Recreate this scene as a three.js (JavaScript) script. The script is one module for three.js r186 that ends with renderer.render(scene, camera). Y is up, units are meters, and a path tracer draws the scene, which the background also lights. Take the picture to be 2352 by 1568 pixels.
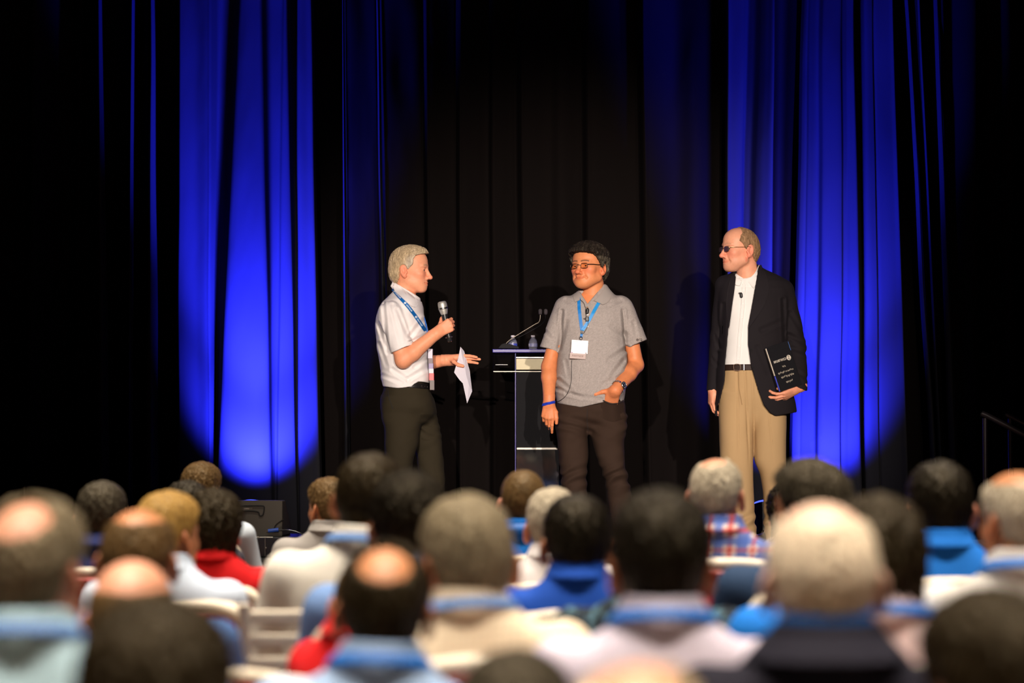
import * as THREE from 'three';
import { RoundedBoxGeometry } from 'three/addons/geometries/RoundedBoxGeometry.js';
import { mergeGeometries } from 'three/addons/utils/BufferGeometryUtils.js';
import { RectAreaLightUniformsLib } from 'three/addons/lights/RectAreaLightUniformsLib.js';

// ------------------------------------------------------------------ camera, light, exposure
const F = 5880, PITCH = Math.atan(216 / F), EYE = 1.43;
const camera = new THREE.PerspectiveCamera(2 * Math.atan(784 / F) * 180 / Math.PI, 1.5, 0.1, 60);
camera.position.set(0, EYE, 0);
camera.rotation.set(PITCH, 0, 0);
camera.focus = 14.5;
camera.userData.fStop = 2.0;
const scene = new THREE.Scene();
scene.background = new THREE.Color(0x000000);
const renderer = new THREE.WebGLRenderer({ antialias: true });
renderer.toneMapping = THREE.LinearToneMapping;
renderer.toneMappingExposure = 1.0;
renderer.shadowMap.enabled = true;
RectAreaLightUniformsLib.init();

const STAGE_Y = 0.8, D = 14.5;
const WARM = new THREE.Color(1.0, 0.87, 0.72), SPOTC = new THREE.Color(1.0, 0.85, 0.74), BLUE = new THREE.Color(0.02, 0.026, 1.0);
const HOUSE = 72, FRONT = 710, UPLIGHT = 200;
function spot(name, pos, target, color, intensity, angle, penumbra, soft) {
  const l = new THREE.SpotLight(color, intensity, 0, angle, penumbra, 2);
  l.name = name; l.position.set(...pos); l.target.position.set(...target);
  l.castShadow = true; l.shadow.radius = soft; l.shadow.mapSize.set(1024, 1024); l.shadow.camera.far = 30;
  scene.add(l); scene.add(l.target);
}
// house downlights over the audience
const DOWN = [];
for (const z of [-1.4, -3.8, -6.2, -8.6, -11.0]) for (const x of [-2.4, -0.8, 0.8, 2.4]) DOWN.push([x, z]);
for (const [x, z] of DOWN) spot('house_downlight', [x, 5.55, z], [x, 0, z], WARM, HOUSE, 0.58, 0.8, 5);
// two follow spots at the back of the room
const FOLLOW = [[2.7, 4.4, 2.2, 0.75, 1.85], [-1.3, 4.5, 2.2, 0.1, 1.85]];
for (const [x, y, z, tx, ty] of FOLLOW) spot('follow_spot', [x, y, z], [tx, ty, -14.6], SPOTC, FRONT, 0.125, 0.75, 4);
// blue floor cans that wash the drapes
const CANS = [[-1.56, -15.4], [1.9, -15.38], [1.52, -15.38]];
for (const [k, [x, z]] of CANS.entries()) {
  spot('blue_can_low', [x, 1.06, z], [x, 1.06 + 0.5, z - 0.45], BLUE, UPLIGHT * [1.7, 1.0, 0.35][k], [0.64, 0.66, 0.5][k], 1, 3);
  spot('blue_can_high', [x, 1.06, z + 0.03], [x, 1.06 + 2.0, z - 0.42], BLUE, UPLIGHT * [4.6, 2.3, 1.2][k], [0.44, 0.44, 0.36][k], 1, 3);
}

// ------------------------------------------------------------------ helpers
const V = (x, y, z) => new THREE.Vector3(x, y, z);
/** the point that stands at depth d behind picture position (px, py) */
function at(px, py, d) {
  const x = (px - 1176) / F, y = (784 - py) / F, c = Math.cos(PITCH), s = Math.sin(PITCH);
  const wy = y * c + s, wz = y * s - c, t = d / -wz;
  return V(x * t, EYE + wy * t, -d);
}
const taken = new Map();
function numbered(n) {
  const k = taken.get(n) ?? 0; taken.set(n, k + 1);
  return k ? n + '_' + String(k).padStart(3, '0') : n;
}
function tag(o, label, category, group) {
  o.userData.label = label; o.userData.category = category;
  if (group) o.userData.group = group;
  return o;
}
function thing(name, label, category, pos = [0, 0, 0], turn = 0, group) {
  const o = new THREE.Group(); o.name = numbered(name); scene.add(o);
  o.position.set(...pos); o.rotation.y = turn;
  return tag(o, label, category, group);
}
function part(parent, name, geo, mat, label) {
  const m = new THREE.Mesh(geo, mat); m.name = name; m.castShadow = m.receiveShadow = true;
  parent.add(m);
  if (label) m.userData.label = label;
  return m;
}
function top(name, geo, mat, label, category, group) {
  const m = part(scene, numbered(name), geo, mat);
  return tag(m, label, category, group);
}
function struct(name, geo, mat) { const m = part(scene, name, geo, mat); m.userData.kind = 'structure'; return m; }
const lin = (r, g, b) => new THREE.Color().setRGB(r, g, b);
const hex = (h) => new THREE.Color(h);
function mat(color, roughness = 0.8, o = {}) { return new THREE.MeshPhysicalMaterial({ color, roughness, ...o }); }
const cloth = (color, o = {}) => mat(color, 0.85, { specularIntensity: 0.4, sheen: 0.12, sheenRoughness: 0.5, sheenColor: lin(0.6, 0.6, 0.6), ...o });
function rng(seed) { let s = seed >>> 0; return () => { s = (s + 0x6d2b79f5) | 0; let t = Math.imul(s ^ (s >>> 15), 1 | s); t = (t + Math.imul(t ^ (t >>> 7), 61 | t)) ^ t; return ((t ^ (t >>> 14)) >>> 0) / 4294967296; }; }
function hash3(x, y, z) { let h = Math.imul(x, 374761393) ^ Math.imul(y, 668265263) ^ Math.imul(z, 2147483629 | 0); h = Math.imul(h ^ (h >>> 13), 1274126177); return ((h ^ (h >>> 16)) >>> 0) / 4294967296; }
function noise(x, y, z) {                                           // value noise, -1 .. 1
  const xi = Math.floor(x), yi = Math.floor(y), zi = Math.floor(z); let u = x - xi, v = y - yi, w = z - zi;
  u = u * u * (3 - 2 * u); v = v * v * (3 - 2 * v); w = w * w * (3 - 2 * w);
  const L = (a, b, t) => a + (b - a) * t, H = (i, j, k) => hash3(xi + i, yi + j, zi + k);
  return 2 * L(L(L(H(0, 0, 0), H(1, 0, 0), u), L(H(0, 1, 0), H(1, 1, 0), u), v), L(L(H(0, 0, 1), H(1, 0, 1), u), L(H(0, 1, 1), H(1, 1, 1), u), v), w) - 1;
}
function box(w, h, d, r = 0.004, x = 0, y = 0, z = 0) { return new RoundedBoxGeometry(w, h, d, 2, Math.min(r, w * 0.45, h * 0.45, d * 0.45)).translate(x, y, z); }
function tube(pts, r, n = 24, rs = 8) { return new THREE.TubeGeometry(new THREE.CatmullRomCurve3(pts.map((p) => p.isVector3 ? p : V(...p)), false, 'centripetal'), n, r, rs); }
function rod(a, b, ra, rb = ra, n = 12) {
  a = a.isVector3 ? a : V(...a); b = b.isVector3 ? b : V(...b);
  const g = new THREE.CylinderGeometry(rb, ra, a.distanceTo(b), n), q = new THREE.Quaternion().setFromUnitVectors(V(0, 1, 0), b.clone().sub(a).normalize());
  return g.applyQuaternion(q).translate((a.x + b.x) / 2, (a.y + b.y) / 2, (a.z + b.z) / 2);
}
function lathe(profile, n = 28) { return new THREE.LatheGeometry(profile.map((p) => new THREE.Vector2(...p)), n); }
function merge(list) { return mergeGeometries(list.map((g) => { g = g.index ? g.toNonIndexed() : g; for (const k of Object.keys(g.attributes)) if (!['position', 'normal', 'uv'].includes(k)) g.deleteAttribute(k); return g; })); }
function canvasTex(w, h, draw) {
  const c = document.createElement('canvas'); c.width = w; c.height = h; draw(c.getContext('2d'), w, h);
  const t = new THREE.CanvasTexture(c); t.colorSpace = THREE.SRGBColorSpace; t.magFilter = THREE.LinearFilter; return t;
}

// ------------------------------------------------------------------ distance fields and their mesher
const smin = (a, b, k) => { const h = Math.max(k - Math.abs(a - b), 0) / k; return Math.min(a, b) - h * h * k * 0.25; };
const smax = (a, b, k) => -smin(-a, -b, k);
function cap(a, b, ra, rb = ra) {                                   // tapered capsule between two points
  const [ax, ay, az] = a.isVector3 ? a.toArray() : a, [bx, by, bz] = b.isVector3 ? b.toArray() : b;
  const dx = bx - ax, dy = by - ay, dz = bz - az, l2 = dx * dx + dy * dy + dz * dz + 1e-12;
  return (x, y, z) => {
    const px = x - ax, py = y - ay, pz = z - az; let t = (px * dx + py * dy + pz * dz) / l2; t = t < 0 ? 0 : t > 1 ? 1 : t;
    const qx = px - dx * t, qy = py - dy * t, qz = pz - dz * t;
    return Math.sqrt(qx * qx + qy * qy + qz * qz) - (ra + (rb - ra) * t);
  };
}
function ell(c, r, rot) {                                           // ellipsoid, optionally turned (Euler)
  const [cx, cy, cz] = c, [rx, ry, rz] = r;
  const m = rot ? new THREE.Matrix4().makeRotationFromEuler(new THREE.Euler(...rot)).transpose().elements : null;
  return (x, y, z) => {
    x -= cx; y -= cy; z -= cz;
    if (m) { const a = m[0] * x + m[4] * y + m[8] * z, b = m[1] * x + m[5] * y + m[9] * z, d = m[2] * x + m[6] * y + m[10] * z; x = a; y = b; z = d; }
    const ux = x / rx, uy = y / ry, uz = z / rz, k0 = Math.sqrt(ux * ux + uy * uy + uz * uz), vx = ux / rx, vy = uy / ry, vz = uz / rz, k1 = Math.sqrt(vx * vx + vy * vy + vz * vz);
    return k1 < 1e-9 ? -Math.min(rx, ry, rz) : k0 * (k0 - 1) / k1;
  };
}
const U = (k, ...fs) => (x, y, z) => { let d = fs[0](x, y, z); for (let i = 1; i < fs.length; i++) d = smin(d, fs[i](x, y, z), k); return d; };
const MIN = (...fs) => (x, y, z) => { let d = 1e9; for (const f of fs) d = Math.min(d, f(x, y, z)); return d; };
/** a stack of rounded cross-sections [y, xLeft, xRight, zCentre, zRadius], bottom first */
function loft(secs, pw = 2.3) {
  secs = [...secs].sort((a, b) => a[0] - b[0]); const n = secs.length, y0 = secs[0][0], y1 = secs[n - 1][0];
  const cr = (p0, p1, p2, p3, t) => p1 + 0.5 * t * (p2 - p0 + t * (2 * p0 - 5 * p1 + 4 * p2 - p3 + t * (3 * (p1 - p2) + p3 - p0)));
  return (x, y, z) => {
    const yy = y < y0 ? y0 : y > y1 ? y1 : y; let i = 0; while (i < n - 2 && secs[i + 1][0] < yy) i++;
    const a = secs[Math.max(i - 1, 0)], b = secs[i], c = secs[i + 1], e = secs[Math.min(i + 2, n - 1)], t = (yy - b[0]) / (c[0] - b[0] || 1);
    const xl = cr(a[1], b[1], c[1], e[1], t), xr = cr(a[2], b[2], c[2], e[2], t), zc = cr(a[3], b[3], c[3], e[3], t), rz = Math.max(cr(a[4], b[4], c[4], e[4], t), 0.004);
    const rx = Math.max((xr - xl) / 2, 0.004), u = Math.abs(x - (xl + xr) / 2) / rx, v = Math.abs(z - zc) / rz;
    const d = (Math.pow(Math.pow(u, pw) + Math.pow(v, pw), 1 / pw) - 1) * Math.min(rx, rz);
    return smax(d, Math.max(y0 - y, y - y1), 0.012);
  };
}
function netMesh(f, lo, hi, h, colorAt, slack = 1.9) {              // surface nets
  const nx = Math.ceil((hi[0] - lo[0]) / h) + 1, ny = Math.ceil((hi[1] - lo[1]) / h) + 1, nz = Math.ceil((hi[2] - lo[2]) / h) + 1, B = 6;
  const g = new Float32Array(nx * ny * nz), sx = 1, sy = nx, sz = nx * ny, half = B * h * 0.87 * slack + h;
  for (let bz = 0; bz < nz; bz += B) for (let by = 0; by < ny; by += B) for (let bx = 0; bx < nx; bx += B) {
    const d = f(lo[0] + (bx + B / 2) * h, lo[1] + (by + B / 2) * h, lo[2] + (bz + B / 2) * h), skip = Math.abs(d) > half;
    for (let k = bz; k < Math.min(bz + B, nz); k++) for (let j = by; j < Math.min(by + B, ny); j++) for (let i = bx; i < Math.min(bx + B, nx); i++) {
      const edge = i === 0 || j === 0 || k === 0 || i === nx - 1 || j === ny - 1 || k === nz - 1;
      g[i + j * sy + k * sz] = edge ? 1 : skip ? d : f(lo[0] + i * h, lo[1] + j * h, lo[2] + k * h);
    }
  }
  const id = new Int32Array(nx * ny * nz).fill(-1), P = [], I = [];
  const C = [0, 1, sy, sy + 1, sz, sz + 1, sz + sy, sz + sy + 1], E = [[0, 1], [2, 3], [4, 5], [6, 7], [0, 2], [1, 3], [4, 6], [5, 7], [0, 4], [1, 5], [2, 6], [3, 7]];
  for (let k = 0; k < nz - 1; k++) for (let j = 0; j < ny - 1; j++) for (let i = 0; i < nx - 1; i++) {
    const o = i + j * sy + k * sz; let m = 0;
    for (let c = 0; c < 8; c++) if (g[o + C[c]] < 0) m |= 1 << c;
    if (m === 0 || m === 255) continue;
    let x = 0, y = 0, z = 0, n = 0;
    for (const [a, b] of E) {
      if (((m >> a) & 1) === ((m >> b) & 1)) continue;
      const ga = g[o + C[a]], gb = g[o + C[b]], t = ga / (ga - gb);
      x += (a & 1) + ((b & 1) - (a & 1)) * t; y += ((a >> 1) & 1) + (((b >> 1) & 1) - ((a >> 1) & 1)) * t; z += (a >> 2) + ((b >> 2) - (a >> 2)) * t; n++;
    }
    id[o] = P.length / 3; P.push(lo[0] + (i + x / n) * h, lo[1] + (j + y / n) * h, lo[2] + (k + z / n) * h);
  }
  const quad = (a, b, c, d, flip) => { if (a < 0 || b < 0 || c < 0 || d < 0) return; if (flip) I.push(a, c, b, a, d, c); else I.push(a, b, c, a, c, d); };
  for (let k = 1; k < nz - 1; k++) for (let j = 1; j < ny - 1; j++) for (let i = 1; i < nx - 1; i++) {
    const o = i + j * sy + k * sz, s = g[o] < 0;
    if (s !== g[o + 1] < 0) quad(id[o - sy - sz], id[o - sz], id[o], id[o - sy], !s);
    if (s !== g[o + sy] < 0) quad(id[o - 1 - sz], id[o - 1], id[o], id[o - sz], !s);
    if (s !== g[o + sz] < 0) quad(id[o - 1 - sy], id[o - sy], id[o], id[o - 1], !s);
  }
  const nv = P.length / 3, N = new Float32Array(P.length), uv = new Float32Array(nv * 2), col = colorAt ? new Float32Array(P.length) : null, e = h * 0.6, tmp = [0, 0, 0];
  for (let i = 0; i < nv; i++) {
    const x = P[i * 3], y = P[i * 3 + 1], z = P[i * 3 + 2];
    let a = f(x + e, y, z) - f(x - e, y, z), b = f(x, y + e, z) - f(x, y - e, z), c = f(x, y, z + e) - f(x, y, z - e); const l = Math.hypot(a, b, c) || 1;
    N[i * 3] = a / l; N[i * 3 + 1] = b / l; N[i * 3 + 2] = c / l; uv[i * 2] = x + z * 0.35; uv[i * 2 + 1] = y;
    if (col) { colorAt(x, y, z, tmp); col[i * 3] = tmp[0]; col[i * 3 + 1] = tmp[1]; col[i * 3 + 2] = tmp[2]; }
  }
  const geo = new THREE.BufferGeometry();
  geo.setAttribute('position', new THREE.BufferAttribute(new Float32Array(P), 3)); geo.setAttribute('normal', new THREE.BufferAttribute(N, 3)); geo.setAttribute('uv', new THREE.BufferAttribute(uv, 2));
  if (col) geo.setAttribute('color', new THREE.BufferAttribute(col, 3));
  geo.setIndex(I);
  return geo;
}
function joined(list) {                                             // meshes of one field kind into one geometry
  const g = mergeGeometries(list); if (!g) throw new Error('cannot merge'); return g;
}
/** z of the surface of field f seen from the front at (x, y) */
function frontZ(f, x, y, from = 0.6, to = -0.5) {
  let z = from;
  for (let i = 0; i < 90; i++) { const d = f(x, y, z); if (d < 0.0006) return z; z -= Math.max(d * 0.7, 0.0006); if (z < to) return null; }
  return z;
}
function resample(line, n) {
  const c = line.length > 2 ? new THREE.CatmullRomCurve3(line.map((p) => V(p[0], p[1], 0)), false, 'centripetal') : new THREE.LineCurve3(V(line[0][0], line[0][1], 0), V(line[1][0], line[1][1], 0));
  return c.getSpacedPoints(n - 1).map((p) => [p.x, p.y]);
}
/** a strip of cloth between two lines (x, y), laid on the front of field f */
function strip(f, A, B, n, m, off = 0.004, thick = 0.003, lift) {
  const a = resample(A, n), b = resample(B, n), P = [], uv = [], I = []; let last = 0;
  for (const side of [0, 1]) for (let i = 0; i < n; i++) for (let j = 0; j < m; j++) {
    const t = j / (m - 1), x = a[i][0] + (b[i][0] - a[i][0]) * t, y = a[i][1] + (b[i][1] - a[i][1]) * t, zz = frontZ(f, x, y), z = zz ?? last; last = z;
    P.push(x, y, z + off + (lift ? lift(i / (n - 1), t) : 0) - side * thick); uv.push(i / (n - 1), 1 - t);
  }
  const q = (p, r, s, t) => I.push(p, r, s, p, s, t), o = n * m;
  for (let i = 0; i < n - 1; i++) for (let j = 0; j < m - 1; j++) { const k = i * m + j; q(k, k + 1, k + m + 1, k + m); q(o + k, o + k + m, o + k + m + 1, o + k + 1); }
  for (let i = 0; i < n - 1; i++) for (const j of [0, m - 1]) { const k = i * m + j; q(k, k + m, o + k + m, o + k); }
  for (let j = 0; j < m - 1; j++) for (const i of [0, n - 1]) { const k = i * m + j; q(k, o + k, o + k + 1, k + 1); }
  const g = new THREE.BufferGeometry(); g.setAttribute('position', new THREE.Float32BufferAttribute(P, 3)); g.setAttribute('uv', new THREE.Float32BufferAttribute(uv, 2)); g.setIndex(I); g.computeVertexNormals();
  return g;
}
function ribbon(f, line, w, n = 30, off = 0.004, thick = 0.002, m = 3) {
  const c = resample(line, n), A = [], B = [];
  c.forEach((p, i) => { const q = c[Math.min(i + 1, n - 1)], r = c[Math.max(i - 1, 0)], dx = q[0] - r[0], dy = q[1] - r[1], l = Math.hypot(dx, dy) || 1; A.push([p[0] - dy / l * w / 2, p[1] + dx / l * w / 2]); B.push([p[0] + dy / l * w / 2, p[1] - dx / l * w / 2]); });
  return strip(f, A, B, n, m, off, thick);
}

// ------------------------------------------------------------------ the room
const wallMat = mat(lin(0.16, 0.14, 0.12), 0.9), ceilMat = mat(lin(0.05, 0.048, 0.045), 0.95);
const carpetTex = canvasTex(512, 512, (g, w, h) => {
  const r = rng(5); g.fillStyle = '#5a3a34'; g.fillRect(0, 0, w, h);
  for (let i = 0; i < 9000; i++) { g.fillStyle = ['#4a2c28', '#6a4a3c', '#3c2a2c', '#7a5a44'][Math.floor(r() * 4)]; g.fillRect(r() * w, r() * h, 2 + r() * 3, 2 + r() * 3); }
});
carpetTex.wrapS = carpetTex.wrapT = THREE.RepeatWrapping; carpetTex.repeat.set(10, 12);
struct('floor', new THREE.BoxGeometry(18, 0.2, 24).translate(0, -0.1, -5), mat(0xffffff, 0.95, { map: carpetTex }));
struct('ceiling', new THREE.BoxGeometry(18.4, 0.2, 24.4).translate(0, 6.1, -5), ceilMat);
struct('wall_left', new THREE.BoxGeometry(0.2, 6, 24).translate(-9.1, 3, -5), wallMat);
struct('wall_right', new THREE.BoxGeometry(0.2, 6, 24).translate(9.1, 3, -5), wallMat);
struct('wall_front', new THREE.BoxGeometry(18.4, 6, 0.2).translate(0, 3, -17.1), ceilMat);
struct('wall_back', new THREE.BoxGeometry(18.4, 6, 0.2).translate(0, 3, 7.1), wallMat);

// downlight fittings and follow spots
const glowWarm = new THREE.MeshStandardMaterial({ color: 0x000000, emissive: WARM, emissiveIntensity: 4 });
const fitMat = mat(lin(0.02, 0.02, 0.02), 0.5);
DOWN.forEach(([x, z], i) => {
  const t = thing('ceiling_downlight', `black ceiling downlight, ${['first', 'second', 'third', 'fourth'][i % 4]} across in the ${['first', 'second', 'third', 'fourth', 'fifth'][Math.floor(i / 4)]} row from the camera`, 'ceiling light', [x, 6, z], 0, 'house downlights over the audience');
  part(t, 'housing', lathe([[0.02, 0], [0.15, 0], [0.16, -0.02], [0.16, -0.4], [0.15, -0.42], [0.145, -0.4], [0.145, -0.05], [0.02, -0.03]], 24), fitMat);
  part(t, 'lamp', lathe([[0.001, -0.36], [0.13, -0.36], [0.13, -0.34], [0.001, -0.34]], 24), glowWarm);
});
FOLLOW.forEach(([x, y, z, tx, ty], i) => {
  const t = thing('follow_spot', ['black follow spot hung behind the audience, aimed at the middle of the stage', 'black follow spot hung at the back wall side, crossing its twin beam'][i], 'spotlight', [x, y, z]);
  const d = V(tx - x, ty - y, -14.6 - z).normalize();
  part(t, 'barrel', rod(d.clone().multiplyScalar(-0.55), d.clone().multiplyScalar(-0.03), 0.11, 0.13, 20), fitMat);
  part(t, 'lens', rod(d.clone().multiplyScalar(-0.032), d.clone().multiplyScalar(-0.022), 0.1, 0.1, 20), new THREE.MeshStandardMaterial({ color: 0x000000, emissive: SPOTC, emissiveIntensity: 6 }));
  part(t, 'hanging_pole', rod([0, 0.08, 0.25], [0, 6 - y, 0.25], 0.025), fitMat);
});

// ------------------------------------------------------------------ drapes at the back of the stage
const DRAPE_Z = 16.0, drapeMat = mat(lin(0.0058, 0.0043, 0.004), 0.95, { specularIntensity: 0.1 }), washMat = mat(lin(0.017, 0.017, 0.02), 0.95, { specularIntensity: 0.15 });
function drape(label, knots, seed, m = drapeMat, set = 0) {
  const yT = at(1176, 0, DRAPE_Z).y, yB = at(1176, 1150, DRAPE_Z).y, sub = 7, rows = 56, P = [], I = [], n = knots.length, cols = (n - 1) * sub + 1;
  const cr = (a, b, c, d, t) => b + 0.5 * t * (c - a + t * (2 * a - 5 * b + 4 * c - d + t * (3 * (b - c) + d - a)));
  for (const back of [0, 1]) for (let r = 0; r <= rows; r++) {
    const y = 0.01 + 5.8 * r / rows, ty = (y - yB) / (yT - yB);
    for (let c = 0; c < cols; c++) {
      const k = Math.min(Math.floor(c / sub), n - 2), t = c / sub - k, g = (i) => knots[Math.min(Math.max(i, 0), n - 1)];
      const px = (i) => { const q = g(i); return q[1] + (q[0] - q[1]) * ty; };
      const pz = (i) => { const q = g(i); return q[2] + ((q[3] ?? q[2]) - q[2]) * (1 - Math.min(Math.max(ty, 0), 1)); };
      const lx = px(k) + (px(k + 1) - px(k)) * t, xx = 0.5 * lx + 0.5 * cr(px(k - 1), px(k), px(k + 1), px(k + 2), t);
      let z = cr(pz(k - 1), pz(k), pz(k + 1), pz(k + 2), t);
      const x = at(xx, 600, DRAPE_Z).x;
      z += 0.012 * noise(x * 3 + seed, y * 0.8, 1) + 0.005 * noise(x * 9, y * 2.2, seed) + 0.0018 * noise(x * 26 + y * 9, y * 12, seed + 4);
      P.push(x + 0.006 * noise(x * 2, y * 1.3, seed + 9), y, -DRAPE_Z + z * (m === drapeMat ? 1.5 : 1) - set - back * 0.007);
    }
  }
  const o = (rows + 1) * cols;
  for (let r = 0; r < rows; r++) for (let c = 0; c < cols - 1; c++) { const a = r * cols + c, b = a + cols; I.push(a, a + 1, b + 1, a, b + 1, b, o + a, o + b + 1, o + a + 1, o + a, o + b, o + b + 1); }
  for (let r = 0; r < rows; r++) for (const c of [0, cols - 1]) { const a = r * cols + c, b = a + cols; I.push(a, b, o + b, a, o + b, o + a); }
  for (let c = 0; c < cols - 1; c++) for (const r of [0, rows]) { const a = r * cols + c; I.push(a, o + a, o + a + 1, a, o + a + 1, a + 1); }
  const g = new THREE.BufferGeometry(); g.setAttribute('position', new THREE.Float32BufferAttribute(P, 3)); g.setIndex(I); g.computeVertexNormals();
  return top('stage_drape', g, m, label, 'curtain');
}
function filler(from, to, seed) {                                   // gentle pleats where nothing singular shows
  const r = rng(seed), k = []; let x = from, up = true;
  while (x < to - 30) { k.push([x, x + (r() - 0.5) * 14, up ? 0.1 + r() * 0.06 : 0.01 + r() * 0.02]); x += up ? 34 + r() * 30 : 24 + r() * 22; up = !up; }
  return k;
}
drape('black stage drape beyond the blue folds, at the end away from the stair', [...filler(-2050, 130, 3), [150, 150, 0.0], [186, 188, 0.06], [192, 196, 0.0], [204, 206, 0.02], [227, 234, 0.075], [233, 246, 0.05], [240, 258, -0.01], [262, 272, 0.0], [297, 300, 0.08], [303, 304, 0.085], [312, 313, 0.0], [320, 324, 0.0], [338, 346, 0.08], [345, 351, 0.085], [358, 371, -0.03], [380, 386, -0.04], [398, 402, -0.05], [411, 415, -0.05]], 1);
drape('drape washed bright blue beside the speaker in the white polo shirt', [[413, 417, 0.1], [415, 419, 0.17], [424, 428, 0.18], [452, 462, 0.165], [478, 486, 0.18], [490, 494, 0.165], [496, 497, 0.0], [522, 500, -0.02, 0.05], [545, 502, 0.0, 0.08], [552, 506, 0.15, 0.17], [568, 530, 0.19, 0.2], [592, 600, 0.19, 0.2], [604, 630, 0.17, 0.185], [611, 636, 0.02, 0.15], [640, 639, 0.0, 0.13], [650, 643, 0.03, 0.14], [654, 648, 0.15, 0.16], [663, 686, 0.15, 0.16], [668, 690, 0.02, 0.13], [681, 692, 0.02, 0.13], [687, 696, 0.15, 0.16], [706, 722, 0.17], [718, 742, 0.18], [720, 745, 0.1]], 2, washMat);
drape('black stage drape behind the clear lectern, middle of the backdrop', [[721, 746.5, -0.05], [726, 752, -0.05], [770, 782, -0.06], [780, 792, -0.06], [789, 802, 0.04], [796, 808, 0.04], [830, 850, 0.0], [856, 878, -0.02], [864, 886, -0.02], [873, 898, 0.06], [880, 906, 0.06], [930, 946, 0.02], [962, 976, 0.0], [968, 982, 0.0], [976, 990, 0.065], [984, 998, 0.065], [1020, 1026, 0.03], [1042, 1042, 0.01], [1048, 1048, 0.01], [1056, 1056, 0.07], [1064, 1064, 0.07], [1096, 1096, 0.04], [1122, 1122, 0.02], [1132, 1132, 0.065], [1142, 1142, 0.065], [1176, 1184, 0.02], [1186, 1196, 0.015], [1196, 1206, 0.07], [1206, 1216, 0.07], [1260, 1264, 0.03], [1290, 1292, 0.06], [1330, 1334, 0.02], [1338, 1342, 0.02], [1348, 1352, 0.07], [1360, 1362, 0.07], [1420, 1424, 0.03], [1456, 1470, 0.01], [1464, 1478, 0.01], [1474, 1488, 0.075], [1486, 1498, 0.07], [1550, 1552, 0.01], [1600, 1600, 0.04], [1640, 1636, -0.03], [1658, 1652, -0.05], [1664, 1659, -0.05]], 3, drapeMat, 0.05);
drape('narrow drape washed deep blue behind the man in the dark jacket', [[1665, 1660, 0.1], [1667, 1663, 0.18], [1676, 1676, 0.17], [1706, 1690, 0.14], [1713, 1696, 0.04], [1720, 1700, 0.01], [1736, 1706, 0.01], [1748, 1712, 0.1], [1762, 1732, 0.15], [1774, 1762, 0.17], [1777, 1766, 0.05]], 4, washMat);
drape('narrow black drape gap beside the head of the man in the dark jacket', [[1778, 1768, -0.05], [1800, 1780, -0.02], [1826, 1796, -0.05], [1838, 1803.5, -0.05]], 7, drapeMat, 0.04);
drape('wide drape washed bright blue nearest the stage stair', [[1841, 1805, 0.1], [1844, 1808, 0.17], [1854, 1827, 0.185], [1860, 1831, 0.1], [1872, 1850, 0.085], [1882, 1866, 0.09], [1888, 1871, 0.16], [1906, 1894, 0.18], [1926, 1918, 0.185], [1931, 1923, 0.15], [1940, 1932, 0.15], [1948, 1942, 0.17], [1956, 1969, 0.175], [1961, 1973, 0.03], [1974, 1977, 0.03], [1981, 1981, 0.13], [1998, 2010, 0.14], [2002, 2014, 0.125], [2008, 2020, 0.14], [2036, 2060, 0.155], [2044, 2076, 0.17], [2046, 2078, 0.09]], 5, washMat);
drape('black stage drape behind the stair handrails', [[2047.5, 2079.5, -0.05], [2054, 2088, -0.05], [2066, 2124, -0.05], [2072, 2131, -0.05], [2081, 2143, 0.05], [2086, 2146, 0.05], [2096, 2148.5, 0.02], [2101, 2150, 0.02], [2107, 2156, 0.06], [2112, 2160, 0.06], [2132, 2172, 0.0], [2139, 2178, 0.0], [2149, 2193, 0.075], [2158, 2200, 0.07], ...filler(2230, 4400, 8)], 6);

// added strips of paler cloth standing in for black folds lit blue
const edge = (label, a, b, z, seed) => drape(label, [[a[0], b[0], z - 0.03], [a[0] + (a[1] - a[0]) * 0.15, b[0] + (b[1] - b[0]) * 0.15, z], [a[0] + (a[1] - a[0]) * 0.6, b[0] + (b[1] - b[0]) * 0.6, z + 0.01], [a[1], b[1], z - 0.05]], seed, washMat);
edge('broad added strip for a blue-lit drape fold just outside the bright blue wash near the floor monitor', [349, 358], [344, 374], 0.17, 11);
edge('thin added strip for a blue-lit drape fold, second out from the bright blue wash near the floor monitor', [305, 312], [303, 313], 0.17, 12);
edge('faint slanting added strip for a blue-lit drape fold, farthest out from the floor monitor', [229, 236], [234, 262], 0.17, 13);
edge('wavering added strip for a blue-lit drape fold behind the back of the man in white', [787, 791], [796, 808], 0.15, 14);
edge('faint added strip for a blue-lit drape fold above the head of the man in white', [866, 873], [886, 897], 0.15, 15);
edge('slanting added strip for a blue-lit drape fold next to the wide blue wash', [2072, 2081], [2129, 2144], 0.17, 16);
edge('second slanting added strip for a blue-lit drape fold out from the wide blue wash', [2102, 2107], [2147, 2157], 0.17, 17);
edge('added strip for a blue-lit drape fold nearest the stair handrails', [2138, 2149], [2172, 2194], 0.17, 18);

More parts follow.
